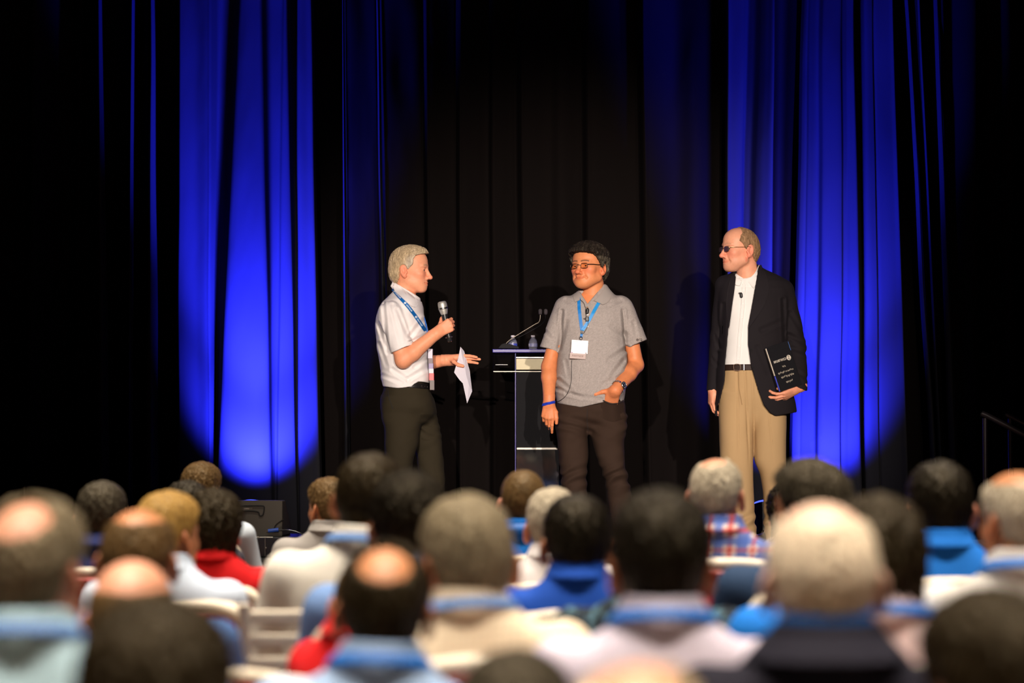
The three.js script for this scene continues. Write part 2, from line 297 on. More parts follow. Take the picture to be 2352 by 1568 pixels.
// ------------------------------------------------------------------ the stage
const deckMat = mat(lin(0.012, 0.011, 0.011), 0.6), blackGloss = mat(lin(0.01, 0.01, 0.011), 0.18, { clearcoat: 0.6, clearcoatRoughness: 0.1 });
const STAGE_F = -13.05, STAGE_R = 2.66, STAGE_L = -4.2;
{
  const t = thing('stage_platform', 'low black stage platform under the three standing men', 'stage', [0, 0, 0]);
  const w = STAGE_R - STAGE_L, dep = 15.72 + STAGE_F;
  for (let i = 0; i < 6; i++) for (let j = 0; j < 2; j++) part(t, 'deck_panel', box(w / 6 - 0.004, 0.08, dep / 2 - 0.004, 0.004, STAGE_L + w * (i + 0.5) / 6, STAGE_Y - 0.04, STAGE_F - dep * (j + 0.5) / 2), deckMat);
  part(t, 'frame', box(w - 0.1, STAGE_Y - 0.09, dep - 0.1, 0.004, (STAGE_L + STAGE_R) / 2, (STAGE_Y - 0.09) / 2, STAGE_F - dep / 2), deckMat);
  // pleated skirt on the front and on the stair end
  const P = [], I = []; let n = 0; const pl = (x, z) => { for (const y of [0.01, STAGE_Y - 0.02]) P.push(x, y, z); n++; };
  const runs = Math.round(w / 0.045);
  for (let i = 0; i <= runs; i++) pl(STAGE_L + w * i / runs, STAGE_F + (i % 2 ? 0.035 : 0.012));
  for (let i = 1; i <= 56; i++) pl(STAGE_R + (i % 2 ? 0.035 : 0.012), STAGE_F - dep * i / 56);
  for (let i = 0; i < n - 1; i++) { const a = i * 2; I.push(a, a + 2, a + 3, a, a + 3, a + 1); }
  const g = new THREE.BufferGeometry(); g.setAttribute('position', new THREE.Float32BufferAttribute(P, 3)); g.setIndex(I); const gg = g.toNonIndexed(); gg.computeVertexNormals();
  part(t, 'skirt', gg, mat(lin(0.02, 0.018, 0.019), 0.9));
}
{ // stair with two handrails at the end of the stage
  const t = thing('stage_stair', 'black stage stair with two sloping tube handrails', 'stair', [STAGE_R + 0.05, 0, -14.05]);
  for (let i = 0; i < 3; i++) { part(t, 'tread', box(0.3, 0.04, 0.96, 0.006, 0.15 + i * 0.3, 0.6 - i * 0.2, 0), deckMat); part(t, 'riser', box(0.03, 0.6 - i * 0.2, 0.92, 0.004, 0.025 + i * 0.3, (0.6 - i * 0.2) / 2, 0), deckMat); }
  const railMat = mat(lin(0.035, 0.03, 0.034), 0.35, { metalness: 0.3 });
  const w = (px, py, d) => at(px, py, d).sub(t.position);
  for (const [d, a, b, c, e] of [[13.62, [2254, 949], [2262, 952], [2470, 1060], 2262], [14.5, [2309, 952], [2317, 955], [2520, 1060], 2320]]) {
    const h = part(t, 'handrail', tube([w(...a, d), w(...b, d), w(...c, d)], 0.016, 30, 10), railMat);
    const p = w(e, 960, d), q = w(c[0] - 30, c[1] - 16, d);
    part(t, 'rail_post', rod([p.x, p.y, p.z], [p.x, STAGE_Y, p.z], 0.012), railMat);
    part(t, 'rail_post', rod([q.x, q.y, q.z], [q.x, 0.0, q.z], 0.012), railMat);
  }
}
// blue floor cans
CANS.forEach(([x, z], i) => {
  const t = thing('floor_uplight', ['blue floor uplight under the drape beside the monitor', 'blue floor uplight under the wide drape by the stair', 'blue floor uplight behind the man in the dark jacket'][i], 'stage light', [x, STAGE_Y, z]);
  part(t, 'body', rod([0, 0.03, 0.1], [0, 0.19, 0.01], 0.085, 0.1, 24), fitMat);
  part(t, 'yoke', box(0.26, 0.02, 0.12, 0.006, 0, 0.011, 0.06), fitMat);
  part(t, 'lens', rod([0, 0.192, 0.009], [0, 0.202, 0.003], 0.09, 0.09, 24), new THREE.MeshStandardMaterial({ color: 0x000000, emissive: lin(0.05, 0.08, 1), emissiveIntensity: 3 }));
});

// ------------------------------------------------------------------ lectern and what stands on it
const acrylic = mat(0xffffff, 0.03, { transmission: 1, thickness: 0, ior: 1.49, color: lin(0.86, 0.88, 0.9) });
const blueGlowAcrylic = mat(lin(0.03, 0.022, 0.27), 0.2, { transmission: 0.2, thickness: 0 });  // blue uplight glow in the clear acrylic, painted into its colour
const steel = mat(lin(0.62, 0.58, 0.5), 0.28, { metalness: 1 }), brushed = mat(lin(0.3, 0.25, 0.16), 0.45, { metalness: 1 });
const LZ = 15.0, LS = F / LZ, lecX = (1232 - 1176) / LS;
const lw = (px, py, dz = 0) => { const p = at(px, py, LZ - dz); return [p.x - lecX, p.y - STAGE_Y, p.z + LZ]; };
{
  const t = thing('lectern', 'clear acrylic lectern with a brushed metal band under its top', 'lectern', [lecX, STAGE_Y, -LZ]);
  const L = lw(1131, 810)[0], yT = lw(1131, 800)[1], yS = lw(1131, 811)[1], yB = lw(1131, 853)[1];
  part(t, 'top_shelf', box(-2 * L, (yT - yS) * 0.75, 0.4, 0.004, 0, (yT + yS) / 2, -0.2), blueGlowAcrylic);
  part(t, 'apron_panel', box(-2 * L - 0.01, yS - yB, 0.008, 0.002, 0, (yS + yB) / 2, -0.006), acrylic);
  part(t, 'apron_edge', box(-2 * L - 0.01, 0.006, 0.012, 0.002, 0, yB, -0.006), mat(lin(0.8, 0.74, 0.62), 0.3));
  const c0 = lw(1184, 850)[0], y0 = lw(0, 822)[1], y1 = lw(0, 849)[1], bw = -2 * c0;
  part(t, 'metal_band', box(bw, y0 - y1, 0.012, 0.003, 0, (y0 + y1) / 2, -0.05), brushed);
  part(t, 'band_rim', box(bw, 0.012, 0.02, 0.004, 0, y0 + 0.004, -0.045), steel);
  const rr = lw(1138, 837), rq = lw(1166, 837);
  part(t, 'shelf_pin', rod([rr[0], rr[1], -0.03], [rq[0], rq[1], -0.03], 0.003), steel);
  const cw = lw(1284, 900)[0] - lw(1186, 900)[0], cx = (lw(1284, 900)[0] + lw(1186, 900)[0]) / 2;
  part(t, 'column_panel', box(cw, yB - 0.03, 0.01, 0.002, cx, (yB + 0.03) / 2, -0.02), mat(lin(0.02, 0.02, 0.022), 0.04, { transmission: 0.25, thickness: 0, ior: 1.75, specularIntensity: 1 }));
  part(t, 'side_panel', box(0.008, yS - 0.03, 0.3, 0.002, lw(1184, 900)[0], (yS + 0.03) / 2, -0.165), mat(lin(0.03, 0.022, 0.16), 0.2, { transmission: 0.2, thickness: 0 }));  // blue glow along this panel is painted into its colour
  part(t, 'side_panel', box(0.012, yS - 0.03, 0.3, 0.002, cx + cw / 2 + 0.006, (yS + 0.03) / 2, -0.165), acrylic);
  part(t, 'inner_shelf', box(cw - 0.004, 0.012, 0.28, 0.003, cx, lw(0, 1030)[1], -0.15), mat(lin(0.85, 0.8, 0.7), 0.5));
  part(t, 'base_plate', box(0.56, 0.03, 0.44, 0.006, 0, 0.015, -0.17), blueGlowAcrylic);
}
{
  const p = lw(1167, 800), t = thing('lectern_microphone', 'thin gooseneck microphone pair on a black base on the lectern', 'microphone', [lecX + p[0], STAGE_Y + p[1], -LZ - 0.1]);
  const bm = mat(lin(0.012, 0.012, 0.014), 0.7, { specularIntensity: 0.3 }), nm = mat(lin(0.2, 0.17, 0.13), 0.35, { metalness: 0.8 });
  const w = (px, py) => at(px, py, LZ + 0.1).sub(t.position);
  const sh = new THREE.Shape([[-0.055, 0], [0.06, 0], [0.06, 0.006], [0.02, 0.018], [-0.02, 0.026], [-0.038, 0.02]].map((q) => new THREE.Vector2(...q)));
  part(t, 'base', new THREE.ExtrudeGeometry(sh, { depth: 0.1, bevelEnabled: true, bevelSize: 0.003, bevelThickness: 0.003, bevelSegments: 2 }).translate(0, 0.004, -0.05), bm);
  part(t, 'gooseneck', tube([w(1158, 797), w(1161, 791), w(1168, 783), w(1200, 762), w(1228, 745), w(1238, 739), w(1241, 728), w(1241, 722)], 0.0028, 40, 8), nm);
  part(t, 'gooseneck', tube([w(1158, 797).add(V(0.01, 0, -0.05)), w(1164, 789).add(V(0, 0, -0.05)), w(1210, 764).add(V(0, 0, -0.06)), w(1246, 742).add(V(0, 0, -0.05)), w(1253, 730), w(1253, 722)], 0.002, 40, 8), bm);
  for (const x of [1241, 1253.5]) part(t, 'windscreen', new THREE.CapsuleGeometry(0.011, 0.014, 6, 14).translate(...w(x, 716).toArray()), mat(lin(0.035, 0.028, 0.032), 0.9));
}
{
  const water = mat(lin(0.8, 0.82, 0.95), 0.06, { transmission: 0.85, thickness: 0, ior: 1.33 }), capM = mat(lin(0.72, 0.68, 0.74), 0.5), labelTex = canvasTex(256, 64, (g, w, h) => { g.fillStyle = '#8d90b8'; g.fillRect(0, 0, w, h); g.fillStyle = '#e9e6ef'; g.fillRect(90, 6, 60, 52); g.fillStyle = '#3c48a8'; g.fillRect(0, 0, 60, 64); });
  for (const [i, [px, lab]] of [[1178, 'small clear water bottle behind the microphone base on the lectern'], [1225, 'small clear water bottle near the grey shirt sleeve on the lectern']].entries()) {
    const p = lw(px, 800), t = thing('water_bottle', lab, 'bottle', [lecX + p[0], STAGE_Y + p[1], -LZ - 0.22], i * 1.7), s = (-lw(0, 767)[1] + lw(0, 800)[1]) / 0.108 * -1;
    const k = s * 1.02;
    part(t, 'bottle', lathe([[0.001, 0.001], [0.028, 0.002], [0.032, 0.008], [0.0315, 0.02], [0.033, 0.03], [0.0325, 0.052], [0.031, 0.06], [0.026, 0.072], [0.016, 0.084], [0.013, 0.088], [0.0125, 0.094], [0.001, 0.094]].map(([a, b]) => [a * k, b * k])), water);
    part(t, 'cap', lathe([[0.001, 0.107], [0.014, 0.107], [0.0152, 0.105], [0.0152, 0.094], [0.001, 0.094]].map(([a, b]) => [a * k, b * k])), capM);
    part(t, 'label', lathe([[0.0338, 0.022], [0.0338, 0.046]].map(([a, b]) => [a * k, b * k])), mat(0xffffff, 0.4, { map: labelTex }));
  }
}
// ------------------------------------------------------------------ floor monitor at the stage edge
{
  const MZ = 13.35, p0 = at(574, 1230, MZ), riserTop = p0.y;
  const r = thing('monitor_riser', 'low glossy black riser with thin metal edges under the monitor', 'riser', [p0.x, STAGE_Y, -MZ - 0.1]);
  const rh = riserTop - STAGE_Y;
  part(r, 'body', box(0.6, rh, 0.42, 0.008, 0.06, rh / 2, 0), blackGloss);
  part(r, 'metal_edge', rod([-0.2, rh - 0.003, 0.212], [0.13, rh - 0.003, 0.212], 0.002), steel);
  part(r, 'metal_edge', rod([0.09, rh, 0.213], [0.09, 0.01, 0.213], 0.002), steel);
  for (const [x, y] of [[0.0, rh - 0.004], [0.055, rh - 0.004], [0.094, 0.05]]) part(r, 'corner_stud', new THREE.SphereGeometry(0.006, 12, 8).translate(x, y, 0.214), steel);
  const t = thing('floor_monitor', 'dark grey wedge floor monitor with a moulded carry handle', 'speaker', [p0.x, riserTop + 0.0005, -MZ - 0.1], -0.05);
  const W = 0.37, H = 0.172, gm = mat(lin(0.075, 0.066, 0.052), 0.75), dk = mat(lin(0.006, 0.006, 0.006), 0.8);
  const sh = new THREE.Shape([[-0.14, 0], [0.17, 0], [0.17, 0.03], [0.165, H], [0.07, H], [-0.14, 0.045]].map((q) => new THREE.Vector2(...q)));
  part(t, 'cabinet', new THREE.ExtrudeGeometry(sh, { depth: W - 0.012, bevelEnabled: true, bevelSize: 0.006, bevelThickness: 0.006, bevelSegments: 3 }).rotateY(-Math.PI / 2).translate((W - 0.012) / 2, 0.006, 0), gm);
  const fz = 0.178, f = (u, v) => [(u - 0.5) * W, v * H, fz];      // back plate of the wedge, towards the audience
  part(t, 'handle', tube([f(0.25, 0.9), f(0.74, 0.9), f(0.745, 0.88), f(0.722, 0.63), f(0.68, 0.62), f(0.665, 0.72), f(0.33, 0.7), f(0.315, 0.6), f(0.275, 0.6), f(0.25, 0.88), f(0.25, 0.9)], 0.0035, 90, 6), dk);
  part(t, 'panel_groove', tube([f(0.02, 0.78), f(0.2, 0.78), f(0.215, 0.76), f(0.25, 0.05)], 0.0045, 40, 6), dk);
  part(t, 'badge', new THREE.PlaneGeometry(0.062, 0.011).translate(0.0, H * 0.83, fz + 0.003), mat(0xffffff, 0.6, { map: canvasTex(256, 48, (g, w, h) => { g.fillStyle = '#4d463b'; g.fillRect(0, 0, w, h); g.fillStyle = '#a89c90'; g.font = 'bold 40px sans-serif'; g.textAlign = 'center'; g.fillText('LARIS', w / 2, 39); }) }));
  const q = (px, py, d = MZ - 0.1) => at(px, py, d);
  const c = thing('speaker_cable', 'black cable with a blue plug beside the floor monitor', 'cable', q(640, 1216).toArray());
  const l = (px, py, d) => q(px, py, d).sub(c.position);
  part(c, 'cord', tube([l(640, 1217), l(665, 1217), l(690, 1224), l(712, 1240), at(730, 1262, 13.2).sub(c.position)], 0.004, 40, 8), blackGloss);
  part(c, 'plug', rod(l(616, 1219), l(640, 1216), 0.0095, 0.0105, 18), mat(lin(0.02, 0.09, 0.5), 0.4));
  part(c, 'plug_nose', rod(l(611, 1220), l(617, 1219), 0.006, 0.009, 18), steel);
  part(c, 'jumper', tube([l(628, 1217), l(634, 1205), l(646, 1196), l(652, 1192)], 0.003, 24, 8), blackGloss);
}
// ------------------------------------------------------------------ side table with a tumbler
{
  const TZ = 12.6, p = at(2280, 1244, TZ), t = thing('side_table', 'small round table with a black cloth beside the stage stair', 'table', [p.x, 0, -TZ]);
  const ty = p.y, prof = []; for (let i = 0; i <= 8; i++) prof.push([0.28 + 0.03 * i / 8, ty - 0.01 - (ty - 0.02) * i / 8]);
  part(t, 'tablecloth', (() => { const g = lathe([[0.001, ty], [0.27, ty], [0.278, ty - 0.004], ...prof], 96), a = g.attributes.position; for (let i = 0; i < a.count; i++) { const y = a.getY(i), k = (ty - y) / ty, an = Math.atan2(a.getZ(i), a.getX(i)), s = 1 + 0.09 * k * Math.sin(an * 14); a.setX(i, a.getX(i) * s); a.setZ(i, a.getZ(i) * s); } g.computeVertexNormals(); return g; })(), mat(lin(0.012, 0.011, 0.013), 0.9));
  part(t, 'pedestal', rod([0, 0.01, 0], [0, ty - 0.02, 0], 0.04), fitMat);
  const gl = thing('tumbler', 'clear glass tumbler on the black side table', 'glass', [p.x + 0.01, ty, -TZ + 0.02]);
  part(gl, 'glass', lathe([[0.001, 0.004], [0.026, 0.004], [0.031, 0.058], [0.033, 0.06], [0.0345, 0.058], [0.029, 0], [0.001, 0]]), mat(lin(0.92, 0.9, 0.9), 0.04, { transmission: 0.9, thickness: 0, ior: 1.5 }));
  const sx = at(2267, 1235, TZ).x;
  top('drinking_straw', rod([sx - 0.004, ty, -TZ + 0.03], [sx + 0.004, ty + 0.062, -TZ + 0.03], 0.0045), mat(lin(0.03, 0.45, 0.6), 0.4), 'bright cyan straw upright beside the clear tumbler', 'straw');
}

// ------------------------------------------------------------------ heads and hands
// Head axes: origin between the ears, +z the face, +y up, +x the person's own left.
function headFields(o = {}) {
  const wd = o.wide ?? 1, smile = o.smile ?? 0, jaw = o.jaw ?? 1, chub = o.chub ?? 0, nose = o.nose ?? 1;
  const skull = U(0.035, ell([0, 0.046, -0.006], [0.0745, 0.084, 0.096]), ell([0, 0.062, 0.03], [0.062, 0.055, 0.062]), ell([0, 0.015, -0.035], [0.066, 0.06, 0.066]));
  const S = 1;
  const face = U(0.03, skull, ell([0, -0.012, 0.042], [0.0625, 0.075, 0.052]), ell([0, -0.058, 0.048], [0.05 + chub * 0.01, 0.042, 0.046]),
    cap([0.05 * jaw, -0.05, 0.004], [0.018, -0.088, 0.066], 0.021 + chub * 0.008, 0.016), cap([-0.05 * jaw, -0.05, 0.004], [-0.018, -0.088, 0.066], 0.021 + chub * 0.008, 0.016));
  const chin = U(0.02, ell([0, -0.084, 0.077], [0.019, 0.016, 0.015]), ell([0, -0.092, 0.05], [0.028, 0.012 + chub * 0.012, 0.033]));
  const cheeks = U(0.02, ell([0.041, -0.012 + smile * 0.004, 0.064], [0.021 + chub * 0.004, 0.017 + smile * 0.004, 0.02], [0, 0.5, 0]), ell([-0.041, -0.012 + smile * 0.004, 0.064], [0.021 + chub * 0.004, 0.017 + smile * 0.004, 0.02], [0, -0.5, 0]));
  const brow = U(0.012, ell([0.028, 0.034, 0.083], [0.025, 0.008, 0.0125], [0, 0.3, 0]), ell([-0.028, 0.034, 0.083], [0.025, 0.008, 0.0125], [0, -0.3, 0]), ell([0, 0.031, 0.09], [0.014, 0.01, 0.008]));
  const zn = 0.11 + 0.006 * nose;
  const noseF = U(0.009, cap([0, 0.022, 0.09], [0, -0.024, zn - 0.002], 0.0075, 0.0105 * nose), ell([0, -0.029, zn], [0.0115 * nose, 0.0105, 0.0125]), ell([0.0125 * nose, -0.033, 0.098], [0.0085, 0.0085, 0.0125]), ell([-0.0125 * nose, -0.033, 0.098], [0.0085, 0.0085, 0.0125]));
  const lipY = -0.0605, up = smile * 0.01;
  const lips = U(0.006, ell([0.008, lipY + 0.004, 0.0955], [0.013, 0.0052, 0.008]), ell([-0.008, lipY + 0.004, 0.0955], [0.013, 0.0052, 0.008]), ell([0, lipY - 0.008, 0.094], [0.017, 0.006, 0.0085]), cap([0.016, lipY - 0.001, 0.09], [0.026 + smile * 0.003, lipY + up, 0.078], 0.005, 0.0035), cap([-0.016, lipY - 0.001, 0.09], [-0.026 - smile * 0.003, lipY + up, 0.078], 0.005, 0.0035));
  const slit = U(0.004, cap([-0.012, lipY - 0.001, 0.107], [0.012, lipY - 0.001, 0.107], 0.0042), cap([0.012, lipY - 0.001, 0.107], [0.028, lipY + up, 0.088], 0.0042, 0.003), cap([-0.012, lipY - 0.001, 0.107], [-0.028, lipY + up, 0.088], 0.0042, 0.003));
  const sockets = MIN(ell([0.031, 0.012, 0.1], [0.0175, 0.0105, 0.0155]), ell([-0.031, 0.012, 0.1], [0.0175, 0.0105, 0.0155]));
  const lids = MIN(ell([0.031, 0.0135, 0.0795], [0.0145, 0.0125, 0.0122]), ell([-0.031, 0.0135, 0.0795], [0.0145, 0.0125, 0.0122]));
  const opening = MIN(cap([0.022, 0.0095, 0.0935], [0.041, 0.01, 0.0905], 0.0052 - smile * 0.0019), cap([-0.022, 0.0095, 0.0935], [-0.041, 0.01, 0.0905], 0.0052 - smile * 0.0019));
  const folds = U(0.003, cap([0.022, -0.03, 0.1], [0.037, -0.06, 0.085], 0.0024), cap([-0.022, -0.03, 0.1], [-0.037, -0.06, 0.085], 0.0024));
  const ear = (s) => {
    const ek = o.ear ?? 1, rim = ell([s * 0.078, 0.002, -0.022], [0.009, 0.034 * ek, 0.021 * ek], [-0.18, -s * (o.earTurn ?? 0), s * 0.12]), lobe = ell([s * 0.074, -0.026, -0.013], [0.008, 0.011, 0.011]), cup = ell([s * 0.0865, 0.005, -0.018], [0.0098, 0.0235 * ek, 0.013 * ek], [-0.18, -s * (o.earTurn ?? 0), s * 0.12]), trag = ell([s * 0.0765, -0.006, -0.004], [0.006, 0.009, 0.006]);
    return (x, y, z) => Math.min(smax(smin(rim(x, y, z), lobe(x, y, z), 0.012), -cup(x, y, z), 0.006), trag(x, y, z));
  };
  const eo = o.earOut ?? 0, eL0 = ear(1), eR0 = ear(-1), eL = (x, y, z) => eL0(x - eo, y, z), eR = (x, y, z) => eR0(x + eo, y, z);
  const headOnly = (x0, y, z) => {
    const x = x0 / wd;
    let d = smin(face(x, y, z), chin(x, y, z), 0.022);
    d = smin(d, cheeks(x, y, z), 0.022); d = smin(d, brow(x, y, z), 0.014);
    d = smax(d, -sockets(x, y, z), 0.01);
    d = smin(d, lids(x, y, z), 0.005);
    d = smin(d, noseF(x, y, z), 0.011);
    d = smin(d, lips(x, y, z), 0.007);
    d = smax(d, -slit(x, y, z), 0.004);
    if (smile) d = smax(d, -(folds(x, y, z) + (1 - smile) * 0.002), 0.012);
    d = smax(d, -opening(x, y, z), 0.003);
    return smin(d, Math.min(eL(x, y, z), eR(x, y, z)), 0.008);
  };
  const skin = o.skin ?? [0.6, 0.34, 0.23], lip = skin.map((c, i) => c * [0.82, 0.6, 0.6][i]), browC = o.browColor ?? [0.2, 0.13, 0.08], k = o.flush ?? 1;
  const colour = (x0, y, z, out) => {
    const x = Math.abs(x0 / wd); let r = skin[0], g = skin[1], b = skin[2];
    const n = noise(x0 * 160, y * 160, z * 160) * 0.05 + noise(x0 * 40, y * 40, z * 40) * 0.06; r *= 1 + n * 0.6; g *= 1 + n; b *= 1 + n;
    const red = k * (0.24 * Math.exp(-((x - 0.042) ** 2 + (y + 0.018) ** 2) / 0.0007) + 0.26 * Math.exp(-(x * x + (y + 0.03) ** 2) / 0.0003) * (z > 0.09 ? 1 : 0) + (x > 0.072 && z < 0.01 ? 0.22 : 0));
    g *= 1 - red; b *= 1 - red * 0.9;
    const lm = z > 0.07 ? Math.exp(-(((y - lipY - up * (x / 0.026) ** 2 + 0.002) / 0.0085) ** 4) - ((x / 0.025) ** 6)) : 0; r += (lip[0] - r) * lm; g += (lip[1] - g) * lm; b += (lip[2] - b) * lm;
    const by = 0.0355 + 0.004 * (1 - ((x - 0.03) / 0.02) ** 2), bm = z > 0.05 && x > 0.009 && x < 0.05 ? Math.exp(-(((y - by) / 0.0042) ** 2)) * (o.browStrength ?? 0.7) : 0; r += (browC[0] - r) * bm; g += (browC[1] - g) * bm; b += (browC[2] - b) * bm;
    if (o.stubble && y < -0.035 && z > 0.0 && lm < 0.3) { const s = o.stubble * Math.min(1, (-0.035 - y) / 0.03); r *= 1 - s; g *= 1 - s * 0.85; b *= 1 - s * 0.7; }
    out[0] = r; out[1] = g; out[2] = b;
  };
  // hair: a shell over the skull, kept behind the hairline
  const line = o.hairline ?? [[-0.13, -0.075], [-0.075, -0.066], [-0.03, -0.05], [-0.006, -0.036], [0.004, 0.008], [0.03, 0.02], [0.055, 0.032], [0.078, 0.045], [0.094, 0.078], [0.11, 0.12], [0.3, 0.3]];
  const zf = (y) => { for (let i = 1; i < line.length; i++) if (y < line[i][0]) { const a = line[i - 1], b = line[i]; return a[1] + (b[1] - a[1]) * Math.max(0, (y - a[0]) / (b[0] - a[0])); } return line[line.length - 1][1]; };
  const th = o.hair ?? 0.012, up2 = o.hairTop ?? th, rough = o.strand ?? 0.003, bare = o.bare ? ell(...o.bare) : null, extra = o.hairExtra, low = o.nape ?? -0.085;
  const hair = (x0, y, z) => {
    const x = x0 / wd, t = (th + (up2 - th) * Math.min(1, Math.max(0, (y - 0.04) / 0.07))) * (o.taper ? 1 - o.taper * Math.min(1, Math.max(0, (0.035 - y) / 0.06)) : 1);
    let d = smin(skull(x, y, z), ell3(x, y, z), 0.03) - t;
    if (extra) d = smin(d, extra(x, y, z), 0.02);
    d += rough * (noise(x * 330 + y * 90, y * 80 - z * 60, z * 330) + 0.55 * noise(x * 120, y * 45, z * 120 + 7));
    d = smax(d, -notch(Math.abs(x), y, z), 0.008);
    const cut = z - zf(y) + (o.ragged ?? 0.005) * (noise(x * 150, y * 60, 3) + noise(x * 60, y * 30, 8));
    d = smax(d, cut, 0.008);
    d = smax(d, low - y, 0.01);
    if (o.taper) d = smax(d, Math.abs(x) - (0.052 + Math.max(0, y + 0.055) * 1.4), 0.012);
    if (bare) d = smax(d, -bare(x, y, z) + 0.004 * noise(x * 90, y * 90, z * 90), 0.012);
    return d;
  };
  const notch = ell([0.086, 0.0, -0.022], [0.026, 0.037, 0.025]), ell3 = ell([0, -0.01, -0.05], [0.056, 0.06, 0.052]);
  const hc = o.hairColor ?? [0.03, 0.022, 0.016], hv = o.hairVar ?? 0.5, tint = o.hairTint;
  const hairColour = (x, y, z, out) => { const n = 1 + hv * (0.8 * noise(x * 330, y * 90, z * 330) + 0.5 * noise(x * 80, y * 30, z * 80)); let c = hc; if (tint) { const t = Math.min(1, Math.max(0, tint.f(x, y, z))); c = hc.map((v, i) => v + (tint.c[i] - v) * t); } for (let i = 0; i < 3; i++) out[i] = c[i] * n; };
  return { headOnly, colour, hair, hairColour, skin, wd };
}
const eyeGeo = new THREE.SphereGeometry(0.0115, 24, 16).rotateX(Math.PI / 2);
function eyeTexture(iris) {
  return canvasTex(128, 64, (g, w, h) => { g.fillStyle = '#d9cfc6'; g.fillRect(0, 0, w, h); g.fillStyle = iris; g.fillRect(0, 0, w, 15); g.fillStyle = '#080504'; g.fillRect(0, 0, w, 7); });
}
const eyeMat = mat(0xffffff, 0.15, { map: eyeTexture('#3a2a1c') });
/** capsule fields of one hand; d = towards the fingers, n = back of the hand, s = towards the thumb */
function handField(w, d, n, s, o = {}) {
  d = V(...d).normalize(); n = V(...n); n.sub(d.clone().multiplyScalar(n.dot(d))).normalize(); s = V(...s); s.sub(d.clone().multiplyScalar(s.dot(d))); s.sub(n.clone().multiplyScalar(s.dot(n))).normalize();
  const k = o.k ?? 1, at3 = (a, b, c) => w.clone().addScaledVector(d, a * k).addScaledVector(n, b * k).addScaledVector(s, c * k);
  const curls = o.curls ?? [[0.35, 0.4, 0.3], [0.4, 0.45, 0.3], [0.45, 0.5, 0.3], [0.5, 0.5, 0.3]];
  const kn = [[0.09, 0.002, 0.027], [0.094, 0.004, 0.008], [0.09, 0.002, -0.011], [0.082, -0.002, -0.029]], len = [[0.042, 0.026, 0.02], [0.046, 0.029, 0.021], [0.042, 0.027, 0.02], [0.033, 0.021, 0.018]], rad = [0.0095, 0.0098, 0.0092, 0.0082], spread = o.spread ?? [0.06, 0.02, -0.03, -0.09];
  const palm = [cap(at3(o.back ?? -0.035, 0, 0), at3(0.02, 0, 0), (o.wrist ?? 0.0285) * k, 0.022 * k)];
  kn.forEach((q, i) => palm.push(cap(at3(0.012, 0, q[2] * 0.6), at3(q[0] - 0.006, q[1], q[2]), 0.0155 * k, (0.0122 - (i === 3 ? 0.001 : 0)) * k)));
  palm.push(cap(at3(0.03, -0.008, 0.02), at3(0.07, -0.006, 0.018), 0.016 * k, 0.012 * k));
  const fingers = [];
  kn.forEach((q, i) => {
    let p = at3(q[0] - 0.004, q[1], q[2]), ang = 0; const parts = [];
    for (let j = 0; j < 3; j++) {
      ang += curls[i][j]; const dir = d.clone().multiplyScalar(Math.cos(ang)).addScaledVector(n, -Math.sin(ang)).addScaledVector(s, spread[i] * Math.cos(ang) * (j ? 1 : 1)).normalize();
      const e = p.clone().addScaledVector(dir, len[i][j] * k), r = rad[i] * k;
      parts.push(cap(p, e, r * (1 - 0.08 * j), r * (1 - 0.08 * (j + 1)))); p = e;
    }
    fingers.push(U(0.003, ...parts));
  });
  const th = o.thumb ?? [[0.6, -0.25, 0.75], [0.85, -0.25, 0.4], [0.95, -0.2, 0.2]];
  let p = at3(0.018, -0.008, 0.018); const tl = [0.042, 0.034, 0.028], tp = [];
  th.forEach((q, j) => { const e = p.clone().addScaledVector(d.clone().multiplyScalar(q[0]).addScaledVector(n, q[1]).addScaledVector(s, q[2]).normalize(), tl[j] * k); tp.push(cap(p, e, [0.0145, 0.0112, 0.0105][j] * k, [0.0115, 0.0105, 0.0088][j] * k)); p = e; });
  const palmF = U(0.012, ...palm), thumbF = U(0.004, ...tp);
  return (x, y, z) => { let q = smin(palmF(x, y, z), thumbF(x, y, z), 0.01 * k); for (const f of fingers) q = smin(q, f(x, y, z), 0.005 * k); return q; };
}
const skinMat = mat(0xffffff, 0.5, { vertexColors: true, sheen: 0.1, sheenRoughness: 0.5, sheenColor: lin(0.9, 0.5, 0.4), specularIntensity: 0.6 });
const hairMat = mat(0xffffff, 0.6, { vertexColors: true, specularIntensity: 0.15 });
const shoeMat = mat(lin(0.012, 0.01, 0.009), 0.3, { clearcoat: 0.3 });
function shoeField(ax, az, turn, len = 0.28) { const c = Math.cos(turn), s = Math.sin(turn), p = (f, u, r) => V(ax + s * f + c * r, u, az + c * f - s * r); const f = U(0.03, cap(p(-0.05, 0.05, 0), p(0.02, 0.055, 0), 0.04, 0.04), cap(p(0.0, 0.045, 0), p(len - 0.13, 0.03, 0.004), 0.044, 0.034)), h = cap(p(-0.055, 0.02, 0), p(len - 0.13, 0.02, 0.004), 0.042, 0.044); return (x, y, z) => smax(Math.min(f(x, y, z), smax(h(x, y, z), y - 0.022, 0.004)), 0.002 - y, 0.003); }

/** a hand that grows out of the end of its forearm */
const onArm = (f, E, W, r0, r1) => { const a = cap(W.clone().lerp(E, 0.3), W, r0, r1); return (x, y, z) => smin(f(x, y, z), a(x, y, z), 0.022); };
